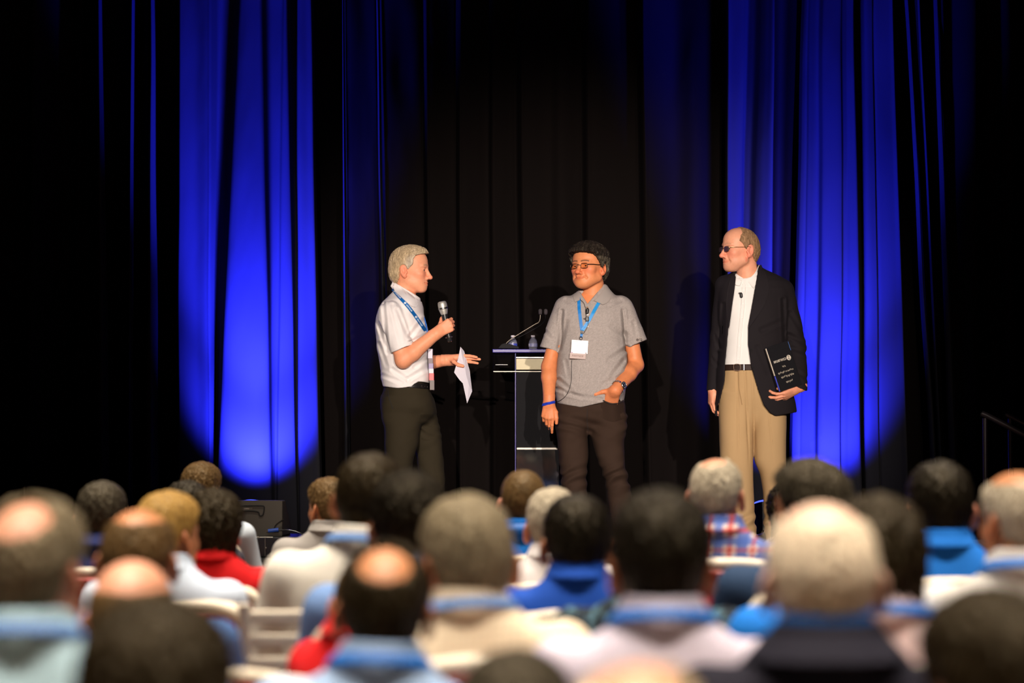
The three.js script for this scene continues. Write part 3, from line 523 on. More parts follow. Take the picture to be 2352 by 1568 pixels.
/** a person on the stage: root at the feet, local axes x right, y up, z towards the audience */
function stageMan(name, label, px) {
  const o = at(px, 1000, D), root = thing(name, label, 'person', [o.x, STAGE_Y, -D]);
  const P = (x, y, z = 0) => at(x, y, D - z).sub(root.position), X = (x) => P(x, 1000).x, Y = (y) => P(1176, y).y;
  const secs = (list) => list.map(([y, a, b, zc, rz]) => [Y(y), X(a), X(b), zc, rz]), L2 = (list) => list.map(([x, y]) => { const p = P(x, y); return [p.x, p.y]; });
  return { root, P, X, Y, secs, L2 };
}
function placeHead(m, hf, ear, yaw, k, pitch = 0, roll = 0) {
  const T = new THREE.Matrix4().compose(m.P(...ear), new THREE.Quaternion().setFromEuler(new THREE.Euler(pitch, yaw, roll, 'YXZ')), V(k, k, k)), inv = T.clone().invert(), e = inv.elements;
  const to = (x, y, z) => [e[0] * x + e[4] * y + e[8] * z + e[12], e[1] * x + e[5] * y + e[9] * z + e[13], e[2] * x + e[6] * y + e[10] * z + e[14]];
  const local = (f) => (x, y, z) => f(...to(x, y, z)) * k;
  return { T, to, local, k };
}
/** skin of a whole figure: body grid, a fine head and fine hands in one geometry */
function bodyMesh(m, hf, H, neck, bodyF, bounds, hands, neckTop) {
  const nk = neck.map((q) => { const v = q[0].clone().applyMatrix4(H.T.clone().invert()); return [v, q[1] / H.k]; }), neckF = cap(nk[0][0], nk[1][0], nk[0][1], nk[1][1]);
  const fullHead = (x, y, z) => smin(hf.headOnly(x, y, z), neckF(x, y, z), 0.022);
  const lo = [-0.1 * hf.wd, Math.min(nk[1][0].y - 0.01, -0.15), -0.16], hi = [0.1 * hf.wd, 0.145, 0.14];
  const head = netMesh(fullHead, lo, hi, 0.0026, (x, y, z, out) => hf.colour(x, y, z, out)).applyMatrix4(H.T);
  const sk = (x, y, z, out) => { const n = 1 + 0.07 * noise(x * 50, y * 50, z * 50) + 0.05 * noise(x * 170, y * 170, z * 170); out[0] = hf.skin[0] * n; out[1] = hf.skin[1] * 0.92 * n; out[2] = hf.skin[2] * 0.86 * n; };
  const list = [netMesh(bodyF, bounds[0], bounds[1], 0.0085, sk), head];
  for (const h of hands) list.push(netMesh(h.f, h.c.map((v) => v - 0.125), h.c.map((v) => v + 0.125), 0.0027, (x, y, z, out) => { sk(x, y, z, out); out[1] *= 0.97; }));
  const mesh = part(m.root, 'body', joined(list), skinMat);
  return mesh;
}
function addHair(m, hf, H, ext = 0) { return part(m.root, 'hair', netMesh(hf.hair, [-0.125, -0.12, -0.15], [0.125, 0.19 + ext, 0.14], 0.0022, hf.hairColour).applyMatrix4(H.T), hairMat); }
function addEyes(m, H, wd = 1) { for (const s of [-1, 1]) { const e = part(m.root, 'eye', eyeGeo, eyeMat); e.applyMatrix4(H.T.clone().multiply(new THREE.Matrix4().makeTranslation(s * 0.031 * wd, 0.01, 0.0785))); } }
function addGlasses(m, H, wd, o) {
  const g = new THREE.Group(); g.name = 'glasses'; m.root.add(g); g.applyMatrix4(H.T);
  const w = 0.021, h = o.h ?? 0.0125, cz = 0.107, cy = 0.008;
  for (const s of [-1, 1]) {
    const cx = s * 0.032 * wd, pts = []; for (let i = 0; i <= 28; i++) { const a = i / 28 * Math.PI * 2, c = Math.cos(a), t = Math.sin(a), r = Math.pow(Math.pow(Math.abs(c), 4) + Math.pow(Math.abs(t), 4), -0.25); pts.push(V(cx + c * r * w, cy + t * r * h, cz - Math.abs(c * r * w + s * 0.0) * 0.0 - (s * c > 0 ? (c * r * w * s) * 0.25 : 0))); }
    part(g, 'rim', tube(pts, o.rim ?? 0.0013, 80, 6), o.metal);
    const sh = new THREE.Shape(pts.map((p) => new THREE.Vector2(p.x, p.y))), lg = new THREE.ExtrudeGeometry(sh, { depth: 0.0015, bevelEnabled: false }), a = lg.attributes.position; for (let i = 0; i < a.count; i++) { const dx = (a.getX(i) - cx) * s; a.setZ(i, a.getZ(i) + cz - 0.0008 - (dx > 0 ? dx * 0.25 : 0)); } lg.computeVertexNormals();
    part(g, 'lens', lg, o.lens);
    part(g, 'temple', tube([V(cx + s * w * 0.98, cy + h * 0.6, cz - 0.006), V(s * 0.066 * wd, cy + h * 0.7, 0.08), V(s * 0.078 * wd, 0.02, 0.02), V(s * 0.079 * wd, 0.022, -0.018), V(s * 0.076 * wd, 0.006, -0.04)], o.temple ?? 0.0016, 40, 6), o.metal2 ?? o.metal);
  }
  part(g, 'bridge', tube([V(-0.0115 * wd, cy + 0.003, cz), V(0, cy + 0.007, cz + 0.006), V(0.0115 * wd, cy + 0.003, cz)], 0.0014, 16, 6), o.metal);
}
const wrinkle = (amp, fx = 9, fy = 16, sl = 5) => (x, y, z) => amp * (noise(x * fx + y * sl, y * fy - x * sl, z * fx) + 0.5 * noise(x * fx * 2.3 - y * sl, y * fy * 1.7, z * fx * 2 + 3));

// ------------------------------------------------------------------ first man: white polo shirt, side view, talking into a microphone
function creaser(m, list) { const L = list.map(([a, b, c, e, r, amp]) => [m.X(a), m.Y(b), m.X(c) - m.X(a), m.Y(e) - m.Y(b), r, amp]); return (x, y, z) => { let d = 0; if (z < -0.02) return 0; for (const [ax, ay, dx, dy, r, amp] of L) { const t = Math.min(1, Math.max(0, ((x - ax) * dx + (y - ay) * dy) / (dx * dx + dy * dy))), q = Math.hypot(x - ax - dx * t, y - ay - dy * t) / r; if (q < 3) d += amp * (Math.exp(-q * q) - 0.45 * Math.exp(-((q - 1.7) ** 2) * 2)) * (1 - 0.5 * t); } return d; }; }
const poloWhite = cloth(lin(0.8, 0.77, 0.77)), lanyardBlue = mat(lin(0.005, 0.17, 0.52), 0.5), lanyardDeep = mat(lin(0.006, 0.1, 0.45), 0.5), blackLeather = mat(lin(0.01, 0.009, 0.009), 0.35), chrome = mat(lin(0.75, 0.73, 0.68), 0.2, { metalness: 1 }), blackPlastic = mat(lin(0.01, 0.01, 0.011), 0.45);
const buttonMat = mat(lin(0.6, 0.58, 0.56), 0.4);
{
  const m = stageMan('person', 'man in a white polo shirt and dark trousers, talking into a handheld microphone', 955), { root, P, X, Y, secs, L2 } = m;
  const hf = headFields({ ear: 0.88, skin: [0.8, 0.36, 0.21], browColor: [0.3, 0.2, 0.12], hairColor: [0.47, 0.36, 0.22], hairVar: 0.45, hair: 0.01, hairTop: 0.02, strand: 0.0022, jaw: 0.98, nose: 1.02, wide: 0.97, flush: 0.8, nape: -0.07,
    hairTint: { f: (x, y, z) => Math.min(0.8, Math.max(0, (z + 0.03) * 18)) * Math.min(1, Math.max(0, (0.1 - y) * 30)) + 0.3 * noise(x * 30, y * 30, z * 30), c: [0.5, 0.43, 0.34] },
    hairline: [[-0.13, -0.08], [-0.07, -0.066], [-0.03, -0.05], [-0.006, -0.04], [0.006, 0.002], [0.02, 0.014], [0.04, 0.034], [0.07, 0.036], [0.088, 0.044], [0.1, 0.083], [0.112, 0.12], [0.3, 0.3]], hairExtra: ell([0, 0.118, 0.045], [0.05, 0.016, 0.045]) });
  const H = placeHead(m, hf, [941, 625, 0.0], 1.42, 1.03, 0.02);
  const neckA = P(934, 652, 0), neckB = P(924, 700, 0);
  const W1 = P(1003, 765, 0.2), E1 = P(926, 827, 0.2), S1 = P(899, 722, 0.17), W2 = P(1026, 827, -0.1), E2 = P(948, 838, -0.19), S2 = P(908, 722, -0.15);
  const hand1 = handField(P(1005, 763, 0.2), [0.83, 0.5, 0.0], [0.12, 0.1, 1], [-0.5, 0.85, 0.05], { k: 0.98, curls: [[1.05, 1.65, 0.9], [1.2, 1.65, 0.9], [1.3, 1.6, 0.9], [1.35, 1.6, 0.9]], spread: [0.03, 0.01, -0.01, -0.03], thumb: [[0.55, -0.7, 0.5], [0.5, -0.6, 0.55], [0.75, -0.2, 0.45]] });
  const hand2 = handField(P(1028, 827, -0.1), [1, 0.02, 0.06], [-0.1, 0.55, -0.9], [0.1, 0.8, 0.45], { k: 1.0, curls: [[0.15, 0.25, 0.1], [0.05, 0.12, 0.08], [0.12, 0.15, 0.08], [0.9, 0.9, 0.6]], spread: [0.02, -0.02, -0.04, -0.06], thumb: [[0.5, -0.85, -0.1], [0.75, -0.62, -0.25], [0.95, 0.0, -0.3]] });
  const shirtSecs = secs([[660, 907, 946, 0, 0.062], [668, 903, 957, 0, 0.085], [677, 895, 964, 0, 0.12], [690, 884, 967, 0, 0.165], [706, 871, 970, 0, 0.195], [730, 864, 975, 0, 0.205], [757, 862, 982, 0, 0.205], [785, 864, 985, 0, 0.2], [810, 867, 987, 0, 0.19], [835, 871, 988, 0, 0.18], [858, 874, 989, 0, 0.178], [872, 876, 990, 0, 0.18], [884, 878, 990, 0, 0.178], [898, 879, 991, 0, 0.178]]);
  const inner = shirtSecs.map(([y, a, b, c, r]) => [y, a + 0.025, b - 0.025, c, r - 0.028]);
  const trouserLegs = () => {
    const near = loft(secs([[915, 880, 975, 0.05, 0.11], [955, 876, 972, 0.06, 0.108], [985, 884, 966, 0.075, 0.1], [1010, 886, 962, 0.08, 0.097], [1034, 886, 957, 0.085, 0.093], [1070, 888, 949, 0.09, 0.085], [1120, 890, 944, 0.09, 0.075], [1180, 892, 940, 0.09, 0.068], [1246, 890, 942, 0.09, 0.066]]), 2.2);
    const far = loft(secs([[915, 905, 995, -0.05, 0.105], [955, 915, 1003, -0.06, 0.1], [980, 935, 1010, -0.075, 0.1], [1010, 948, 1013, -0.08, 0.095], [1034, 952, 1016, -0.085, 0.09], [1070, 958, 1019, -0.09, 0.083], [1120, 966, 1022, -0.09, 0.073], [1180, 972, 1022, -0.09, 0.066], [1246, 974, 1024, -0.09, 0.064]]), 2.2);
    return [near, far];
  };
  const pelvis = loft(secs([[870, 888, 982, 0, 0.16], [880, 886, 984, 0, 0.162], [892, 882, 988, 0, 0.166], [910, 876.5, 993, 0, 0.174], [934, 876, 999, 0, 0.176], [950, 884, 998, 0, 0.15], [968, 905, 985, 0, 0.1], [980, 925, 970, 0, 0.05]]), 2.3);
  const torsoB = loft(inner), legsB = MIN(cap([X(925), Y(940), 0.08], [X(918), Y(1090), 0.09], 0.075, 0.05), cap([X(918), Y(1090), 0.09], [X(912), Y(1238), 0.09], 0.05, 0.036), cap([X(960), Y(940), -0.08], [X(990), Y(1090), -0.09], 0.072, 0.05), cap([X(990), Y(1090), -0.09], [X(998), Y(1238), -0.09], 0.05, 0.036));
  const arm1 = U(0.015, cap(S1, E1, 0.05, 0.045), cap(E1, E1.clone().lerp(W1, 0.3), 0.046, 0.047), cap(E1.clone().lerp(W1, 0.3), W1, 0.047, 0.0325), cap(W1, P(1020, 748, 0.2), 0.0325, 0.014)), arm2 = U(0.015, cap(S2, E2, 0.048, 0.044), cap(E2, E2.clone().lerp(W2, 0.35), 0.044, 0.046), cap(E2.clone().lerp(W2, 0.35), W2, 0.046, 0.031), cap(W2, P(1048, 827, -0.1), 0.031, 0.013));
  const bodyF = (x, y, z) => smin(Math.min(smin(torsoB(x, y, z), Math.min(arm1(x, y, z), arm2(x, y, z)), 0.03), legsB(x, y, z)), cap2(x, y, z), 0.03), cap2 = cap(neckA, neckB, 0.05, 0.055);
  bodyMesh(m, hf, H, [[neckA, 0.056], [neckB, 0.062]], bodyF, [[X(850), 0.06, -0.28], [X(1045), Y(650), 0.3]], [{ f: onArm(hand1, E1, W1, 0.036, 0.03), c: P(1020, 742, 0.18).toArray() }, { f: onArm(hand2, E2, W2, 0.035, 0.029), c: P(1062, 826, -0.1).toArray() }]);
  addHair(m, hf, H); addEyes(m, H, 0.97);
  // polo shirt: trunk, two sleeves, hem above the belt
  const hemC = P(924, 800, 0.192), slv = cap(P(899, 722, 0.166), hemC, 0.076, 0.064), slv2 = cap(P(912, 722, -0.14), P(930, 800, -0.17), 0.075, 0.062), trunk = loft(shirtSecs, 2.35), wr = wrinkle(0.0055, 8, 10, 16), hemN = V(0.36, -0.93, 0.05).normalize(), opening = cap(hemC.clone().addScaledVector(hemN, -0.006), hemC.clone().addScaledVector(hemN, 0.06), 0.053, 0.055);
  const sag = (x, y, z) => 0.006 * Math.sin((x * 0.6 + y) * 42 + 1.5 * noise(x * 6, y * 6, z * 6)) * Math.max(0, Math.min(1, (Y(795) - y) / 0.12)) ;
  const folds1 = creaser(m, [[884, 700, 893, 800, 0.01, 0.008], [905, 705, 925, 790, 0.011, 0.006], [915, 715, 940, 775, 0.009, 0.006], [946, 775, 975, 735, 0.011, 0.007], [945, 790, 982, 770, 0.01, 0.006], [870, 745, 893, 812, 0.01, 0.006], [872, 790, 890, 840, 0.01, 0.005], [905, 850, 940, 876, 0.011, 0.006], [940, 872, 985, 845, 0.011, 0.006], [880, 862, 925, 880, 0.01, 0.005], [955, 845, 986, 820, 0.01, 0.005]]);
  const shirtF = (x, y, z) => {
    const s1 = smax(slv(x, y, z), (x - hemC.x) * hemN.x + (y - hemC.y) * hemN.y + (z - hemC.z) * hemN.z - 0.004, 0.006), s2 = smax(slv2(x, y, z), Y(805) - y, 0.006);
    let d = smin(trunk(x, y, z), Math.max(s1, -opening(x, y, z)), 0.007); d = smin(d, s2, 0.03);
    d += wr(x, y, z) + sag(x, y, z) * 0.6 + folds1(x, y, z);
    const hem = Y(890) + 0.006 * Math.sin(x * 28 + 1) + Math.min(1, Math.max(0, (x - X(948)) / 0.035)) * 0.024;
    d = smax(d, y - (Y(656) + (Y(690) - Y(656)) * (x - X(903)) / (X(963) - X(903))), 0.005);
    return smax(d, hem - y, 0.006);
  };
  const shirt = part(root, 'polo_shirt', netMesh(shirtF, [X(846), Y(900), -0.28], [X(1000), Y(650), 0.27], 0.0058), poloWhite);
  const neckCone = cap(neckA, neckB, 0.056, 0.064), shirtNeck = (x, y, z) => Math.min(shirtF(x, y, z), neckCone(x, y, z));
  const collarF = (x, y, z) => {                                     // folded band round the neck, lower in front
    const d = Math.abs(neckCone(x, y, z) - 0.011 - Math.max(0, (Y(664) - y) * 0.35)) - 0.005, t = (x - X(905)) / (X(968) - X(905)), topY = Y(648) + (Y(686) - Y(648)) * t, lowY = topY - 0.045;
    return smax(smax(d, Math.max(y - topY, lowY - y), 0.006), x - X(966), 0.006);
  };
  part(shirt, 'collar', netMesh(collarF, [X(890), Y(712), -0.13], [X(980), Y(640), 0.13], 0.004), poloWhite);
  part(shirt, 'collar_side', strip((x, y, z) => Math.min(shirtNeck(x, y, z), collarF(x, y, z)), L2([[904, 649], [914, 655], [935, 670], [957, 687]]), L2([[899, 660], [909, 671], [929, 690], [947, 706], [957, 708], [962, 701]]), 24, 8, 0.008, 0.004), poloWhite);
  part(shirt, 'collar_tip', strip(shirtNeck, L2([[955, 684], [957, 690], [958, 697]]), L2([[961, 686], [963, 692], [963, 697]]), 10, 6, 0.006, 0.004), poloWhite);
  part(shirt, 'sleeve_cuff', netMesh((x, y, z) => { const q = (x - hemC.x) * hemN.x + (y - hemC.y) * hemN.y + (z - hemC.z) * hemN.z; return smax(Math.abs(slv(x, y, z) - 0.001) - 0.0035, Math.abs(q + 0.008) - 0.012, 0.003); }, [hemC.x - 0.09, hemC.y - 0.08, hemC.z - 0.09], [hemC.x + 0.09, hemC.y + 0.08, hemC.z + 0.09], 0.004), poloWhite);
  const [tn, tf] = trouserLegs(), tw = wrinkle(0.0035, 10, 14, 10);
  const trousersF = (x, y, z) => smin(pelvis(x, y, z), Math.min(tn(x, y, z), tf(x, y, z)), 0.035) + tw(x, y, z) + 0.002 * Math.sin(y * 130 + x * 30 + 3 * noise(x * 9, y * 9, z * 9)) * (y < Y(950) && y > Y(1010) && x > X(968) ? 1 : 0);
  const trouserMat = cloth(lin(0.03, 0.024, 0.014), { sheen: 0.02, specularIntensity: 0.2 });
  const trousers = part(root, 'trousers', netMesh(trousersF, [X(862), Y(1250), -0.22], [X(1035), Y(870), 0.22], 0.0065), trouserMat);
  part(trousers, 'pocket_seam', ribbon(trousersF, L2([[892, 892], [897, 915], [906, 940]]), 0.004, 12, 0.0015, 0.002), mat(lin(0.012, 0.01, 0.008), 0.9));
  // belt round the waist
  const beltF = (x, y, z) => smax(smax(pelvis(x, y, z) - 0.006, -(pelvis(x, y, z) + 0.004), 0.002), Math.abs(y - (Y(885) - (x - X(940)) * 0.06)) - 0.015, 0.003);
  const belt = part(root, 'belt', netMesh(beltF, [X(870), Y(900), -0.2], [X(1004), Y(876), 0.2], 0.0045), blackLeather);
  part(belt, 'buckle', box(0.008, 0.036, 0.03, 0.003, X(996), Y(891), 0.02), chrome);
  for (const [x, y] of [[971, 887], [977, 888], [983, 889]]) part(belt, 'stud', new THREE.SphereGeometry(0.0022, 8, 6).translate(P(x, y).x, P(x, y).y, (frontZ(beltF, P(x, y).x, P(x, y).y) ?? 0.1)), chrome);
  for (const [ax, az] of [[914, 0.09], [999, -0.09]]) part(root, 'shoe', netMesh(shoeField(X(ax) - 0.01, az, 0, 0.3), [X(ax) - 0.14, -0.01, az - 0.09], [X(ax) + 0.28, 0.13, az + 0.09], 0.006), shoeMat);
  // lanyard with printed lettering, and the badge holder seen edge-on
  const over = (x, y, z) => Math.min(shirtF(x, y, z), collarF(x, y, z) + 0.0);
  const printTex = canvasTex(1024, 64, (g, w, h) => { g.fillStyle = '#0d66b4'; g.fillRect(0, 0, w, h); g.fillStyle = '#eaf3fb'; g.font = 'bold 34px sans-serif'; for (let i = 0; i < 3; i++) { const x = 60 + i * 330; g.beginPath(); g.arc(x, 32, 22, 0, 7); g.fill(); g.fillText('CENTRUM', x + 40, 45); g.fillStyle = '#0d66b4'; g.fillRect(x - 4, 18, 7, 16); g.fillRect(x - 4, 36, 12, 5); g.fillStyle = '#eaf3fb'; } });
  const lan = part(root, 'lanyard', ribbon(over, L2([[903, 664], [915, 679], [935, 701], [952, 722], [966, 742], [979, 761]]), 0.019, 44, 0.006, 0.002), mat(0xffffff, 0.5, { map: printTex }), 'blue lanyard with small white lettering');
  part(lan, 'far_strap', tube([P(974, 728, 0.06), P(978, 742, 0.07), P(981, 758, 0.08), P(984, 790, 0.08)], 0.004, 24, 6), lanyardDeep);
  const hx = X(989), seg = [[803, 824, '#b9b4c6'], [824, 836, '#4a3242'], [836, 848, '#7a6a9a'], [848, 858, '#c9c3cc'], [858, 874, '#d2343c'], [874, 896, '#3c2622']];
  for (const [a, b, c] of seg) part(lan, 'badge_pocket', box(0.026, Math.abs(Y(a) - Y(b)) + 0.002, 0.085, 0.0012, hx + (Y(803) - Y((a + b) / 2)) * 0.06, (Y(a) + Y(b)) / 2, 0.09), mat(hex(c), 0.4));
  // the microphone in his hand
  const mt = P(1014.5, 692, 0.166), mb = P(1033.5, 785, 0.166), mic = thing('handheld_microphone', 'handheld microphone with a silver grille in the raised fist of the man in white', 'microphone', root.position.clone().add(mb).toArray());
  const ax = mt.clone().sub(mb), L = ax.length(), q = new THREE.Quaternion().setFromUnitVectors(V(0, 1, 0), ax.clone().normalize()), turn = (g) => g.applyQuaternion(q);
  part(mic, 'grille', turn(lathe([[0.018, L - 0.075], [0.0225, L - 0.06], [0.0255, L - 0.045], [0.0262, L - 0.036], [0.0262, L - 0.018], [0.0235, L - 0.004], [0.016, L], [0.001, L]], 28)), mat(lin(0.5, 0.5, 0.46), 0.5, { metalness: 0.7 }));
  part(mic, 'grille_band', turn(lathe([[0.0262, L - 0.046], [0.0278, L - 0.044], [0.0278, L - 0.038], [0.0262, L - 0.036]], 28)), mat(lin(0.3, 0.3, 0.29), 0.3, { metalness: 1 }));
  part(mic, 'handle', turn(lathe([[0.001, 0.004], [0.0125, 0.004], [0.0135, 0.03], [0.0155, 0.09], [0.018, L - 0.075]], 24)), mat(lin(0.015, 0.015, 0.015), 0.3));
  part(mic, 'ring', turn(lathe([[0.013, 0.024], [0.021, 0.025], [0.021, 0.029], [0.0135, 0.03]], 24)), chrome);
  part(mic, 'end_cap', turn(lathe([[0.001, 0], [0.01, 0], [0.012, 0.006], [0.012, 0.012], [0.001, 0.012]], 24)), chrome);
  // folded sheet of paper between thumb and fingers
  const pts = { a: P(1057.5, 796, -0.055), r1: P(1066, 806, -0.08), r2: P(1079, 851, -0.09), r3: P(1084.5, 898, -0.07), b: P(1073, 926, -0.045), l1: P(1053, 820, -0.052), l2: P(1043, 855, -0.03), l3: P(1056, 873, -0.035), f1: P(1064, 831, -0.06), f2: P(1071, 862, -0.055), f3: P(1077, 884, -0.055), m1: P(1063, 880, -0.04) };
  const c0 = pts.l2.clone(), tri = [['a', 'l1', 'f1'], ['a', 'f1', 'r1'], ['l1', 'l2', 'l3'], ['l1', 'l3', 'f2'], ['l1', 'f2', 'f1'], ['r1', 'f1', 'f2'], ['r1', 'f2', 'r2'], ['l3', 'm1', 'f2'], ['f2', 'm1', 'f3'], ['f2', 'f3', 'r2'], ['f3', 'r3', 'r2'], ['m1', 'b', 'f3'], ['f3', 'b', 'r3']];
  const pp = []; for (const s of [0, 1]) for (const t of tri) for (const k of (s ? [t[0], t[2], t[1]] : t)) pp.push(pts[k].x - c0.x, pts[k].y - c0.y, pts[k].z - c0.z - s * 0.0012);
  const pg = new THREE.BufferGeometry(); pg.setAttribute('position', new THREE.Float32BufferAttribute(pp, 3)); pg.computeVertexNormals();
  const paper = top('paper_sheet', pg, mat(lin(0.62, 0.6, 0.68), 0.7), 'folded white sheet of notes pinched in the lowered hand of the man in white', 'paper');
  paper.position.copy(root.position).add(c0);
}

// ------------------------------------------------------------------ second man: grey polo shirt, glasses, hand in pocket
{
  const m = stageMan('person', 'dark-haired man with glasses in a heathered grey polo shirt, one hand in his pocket', 1362), { root, P, X, Y, secs, L2 } = m;
  const hf = headFields({ ear: 0.92, skin: [0.63, 0.235, 0.1], browColor: [0.05, 0.03, 0.02], browStrength: 0.9, hairColor: [0.016, 0.012, 0.009], hairVar: 0.9, ragged: 0.009, hair: 0.017, hairTop: 0.034, strand: 0.0035, wide: 1.14, chub: 0.7, jaw: 1.04, smile: 0.85, nose: 1.12, nape: -0.07,
    hairTint: { f: (x, y, z) => (y < 0.07 && Math.abs(x) > 0.05 ? 0.5 : 0) + 0.5 * noise(x * 60, y * 60, z * 60) - 0.1, c: [0.1, 0.085, 0.06] },
    hairline: [[-0.13, -0.085], [-0.07, -0.07], [-0.03, -0.052], [-0.012, -0.04], [-0.008, 0.0], [0.02, 0.016], [0.045, 0.034], [0.066, 0.05], [0.083, 0.075], [0.094, 0.12], [0.3, 0.3]], hairExtra: ell([0.01, 0.125, 0.045], [0.055, 0.022, 0.05]) });
  const H = placeHead(m, hf, [1352.5, 619, 0.03], -0.61, 0.99, -0.07, 0.02);
  const neckA = P(1362, 650, -0.005), neckB = P(1361, 706, -0.02);
  const S1 = P(1287, 720, -0.01), E1 = P(1260.5, 842, 0.03), W1 = P(1261, 921, 0.12), S2 = P(1440, 722, -0.01), E2 = P(1461, 838, -0.02), W2 = P(1414, 895, 0.19);
  const hand1 = handField(P(1261, 924, 0.122), [-0.06, -1, 0.02], [-0.15, 0.05, 1], [1, -0.05, 0.1], { k: 1.0, curls: [[0.15, 0.3, 0.2], [0.45, 0.6, 0.4], [0.6, 0.7, 0.4], [0.7, 0.7, 0.4]], spread: [-0.05, -0.02, 0.02, 0.04], thumb: [[0.82, 0.05, 0.58], [0.99, 0.0, 0.16], [1, -0.05, 0.02]] });
  const hand2 = handField(P(1412, 895, 0.19), [-0.28, -0.8, -0.55], [-0.12, -0.5, 1], [-0.95, 0.25, 0.0], { k: 1.12, back: 0.005, wrist: 0.022, curls: [[0.1, 0.15, 0.1], [0.1, 0.15, 0.1], [0.1, 0.15, 0.1], [0.12, 0.15, 0.1]], thumb: [[0.4, 0.15, 0.86], [0.56, 0.2, 0.78], [0.58, 0.1, 0.78]] });
  const shirtSecs = secs([[652, 1343, 1394, -0.03, 0.052], [664, 1333, 1401, -0.028, 0.07], [676, 1317, 1412, -0.025, 0.088], [687, 1297, 1429, -0.02, 0.102], [699, 1284, 1441, -0.015, 0.115], [722, 1279, 1443, -0.005, 0.13], [763, 1286, 1437, 0.005, 0.142], [800, 1284, 1438, 0.015, 0.15], [832, 1280, 1440, 0.02, 0.156], [873, 1277, 1438, 0.024, 0.158], [900, 1275, 1436, 0.022, 0.156], [922, 1278, 1433, 0.018, 0.148], [940, 1282, 1430, 0.014, 0.14]]);
  const inner = shirtSecs.map(([y, a, b, c, r]) => [y, a + 0.024, b - 0.024, c, r - 0.026]), torsoB = loft(inner);
  const legsB = MIN(cap([X(1318), Y(950), 0], [X(1317), Y(1085), 0.03], 0.07, 0.05), cap([X(1317), Y(1085), 0.03], [X(1322), Y(1238), 0], 0.05, 0.036), cap([X(1396), Y(950), 0], [X(1408), Y(1085), 0.03], 0.07, 0.05), cap([X(1408), Y(1085), 0.03], [X(1436), Y(1238), -0.02], 0.05, 0.036));
  const arm1 = U(0.015, cap(S1, E1, 0.03, 0.041), cap(E1, E1.clone().lerp(W1, 0.3), 0.042, 0.042), cap(E1.clone().lerp(W1, 0.3), W1, 0.042, 0.031)), arm2 = U(0.015, cap(S2, E2, 0.039, 0.043), cap(E2, E2.clone().lerp(W2, 0.35), 0.044, 0.044), cap(E2.clone().lerp(W2, 0.35), W2, 0.044, 0.032));
  const cap2 = cap(neckA, neckB, 0.054, 0.06), bodyF = (x, y, z) => smin(Math.min(smin(torsoB(x, y, z), Math.min(arm1(x, y, z), arm2(x, y, z)), 0.03), legsB(x, y, z)), cap2(x, y, z), 0.03);
  bodyMesh(m, hf, H, [[neckA, 0.061], [neckB, 0.066]], bodyF, [[X(1236), 0.06, -0.2], [X(1490), Y(650), 0.25]], [{ f: onArm(hand1, E1, W1, 0.034, 0.0295), c: P(1260, 955, 0.11).toArray() }, { f: onArm(hand2, E2, W2, 0.036, 0.03), c: P(1395, 916, 0.15).toArray() }]);
  addHair(m, hf, H, 0.01); addEyes(m, H, 1.14);
  const frame = mat(lin(0.03, 0.018, 0.012), 0.35, { metalness: 0.4 }), clearLens = mat(0xffffff, 0.03, { transmission: 1, thickness: 0, ior: 1.3, color: lin(0.95, 0.9, 0.82) });
  addGlasses(m, H, 1.14, { metal: frame, lens: clearLens, h: 0.0135, rim: 0.0014, temple: 0.0022 });
  // polo shirt
  const h1 = P(1263, 803, 0.0), h2 = P(1464, 790, -0.015), n1 = V(-0.28, -0.96, 0.02).normalize(), n2 = V(0.36, -0.93, 0.02).normalize(), s1 = cap(P(1301, 708, -0.012), h1, 0.07, 0.06), s2 = cap(P(1425, 708, -0.012), h2, 0.073, 0.064), trunk = loft(shirtSecs, 2.35), wr = wrinkle(0.003, 7, 10, 6);
  const pl = (c, n) => (x, y, z) => (x - c.x) * n.x + (y - c.y) * n.y + (z - c.z) * n.z, q1 = pl(h1, n1), q2 = pl(h2, n2), o1 = cap(h1.clone().addScaledVector(n1, -0.006), h1.clone().addScaledVector(n1, 0.05), 0.049, 0.051), o2 = cap(h2.clone().addScaledVector(n2, 0.002), h2.clone().addScaledVector(n2, 0.06), 0.045, 0.05);
  const creases = creaser(m, [[1440, 800, 1395, 830, 0.013, 0.008], [1437, 770, 1405, 752, 0.014, 0.006], [1284, 800, 1300, 740, 0.013, 0.006], [1282, 872, 1312, 900, 0.011, 0.008], [1280, 893, 1335, 914, 0.01, 0.007], [1432, 862, 1380, 885, 0.012, 0.006], [1430, 715, 1437, 795, 0.01, 0.007], [1290, 715, 1284, 795, 0.01, 0.008], [1300, 905, 1380, 918, 0.01, 0.005], [1430, 830, 1400, 870, 0.012, 0.006], [1298, 830, 1306, 870, 0.01, 0.004], [1252, 760, 1268, 780, 0.01, 0.004], [1455, 740, 1462, 780, 0.01, 0.005], [1425, 690, 1395, 705, 0.012, 0.005], [1300, 690, 1325, 706, 0.012, 0.005]]);
  const vcut = (x, y, z) => { const t = (Y(697) - y) / (Y(697) - Y(668)); return Math.max(Math.abs(x - X(1349) + (y - Y(697)) * -0.12) - 0.0 - Math.max(0, (y - Y(699)) * 0.72), 0.02 - z); };
  const shirtF = (x, y, z) => {
    let d = smin(trunk(x, y, z), Math.max(smax(s1(x, y, z), q1(x, y, z), 0.005), -o1(x, y, z)), 0.014); d = smin(d, Math.max(smax(s2(x, y, z), q2(x, y, z), 0.005), -o2(x, y, z)), 0.014);
    d += wr(x, y, z) + creases(x, y, z);
    d = smax(d, -vcut(x, y, z), 0.004);
    const u = (x - X(1277)) / (X(1434) - X(1277)), hem = Y(936) + (u > 0.35 ? (u - 0.35) * 0.085 * (u < 0.75 ? 1 : 0.9) : (0.35 - u) * 0.07) - (u > 0.93 ? 0.05 : 0);
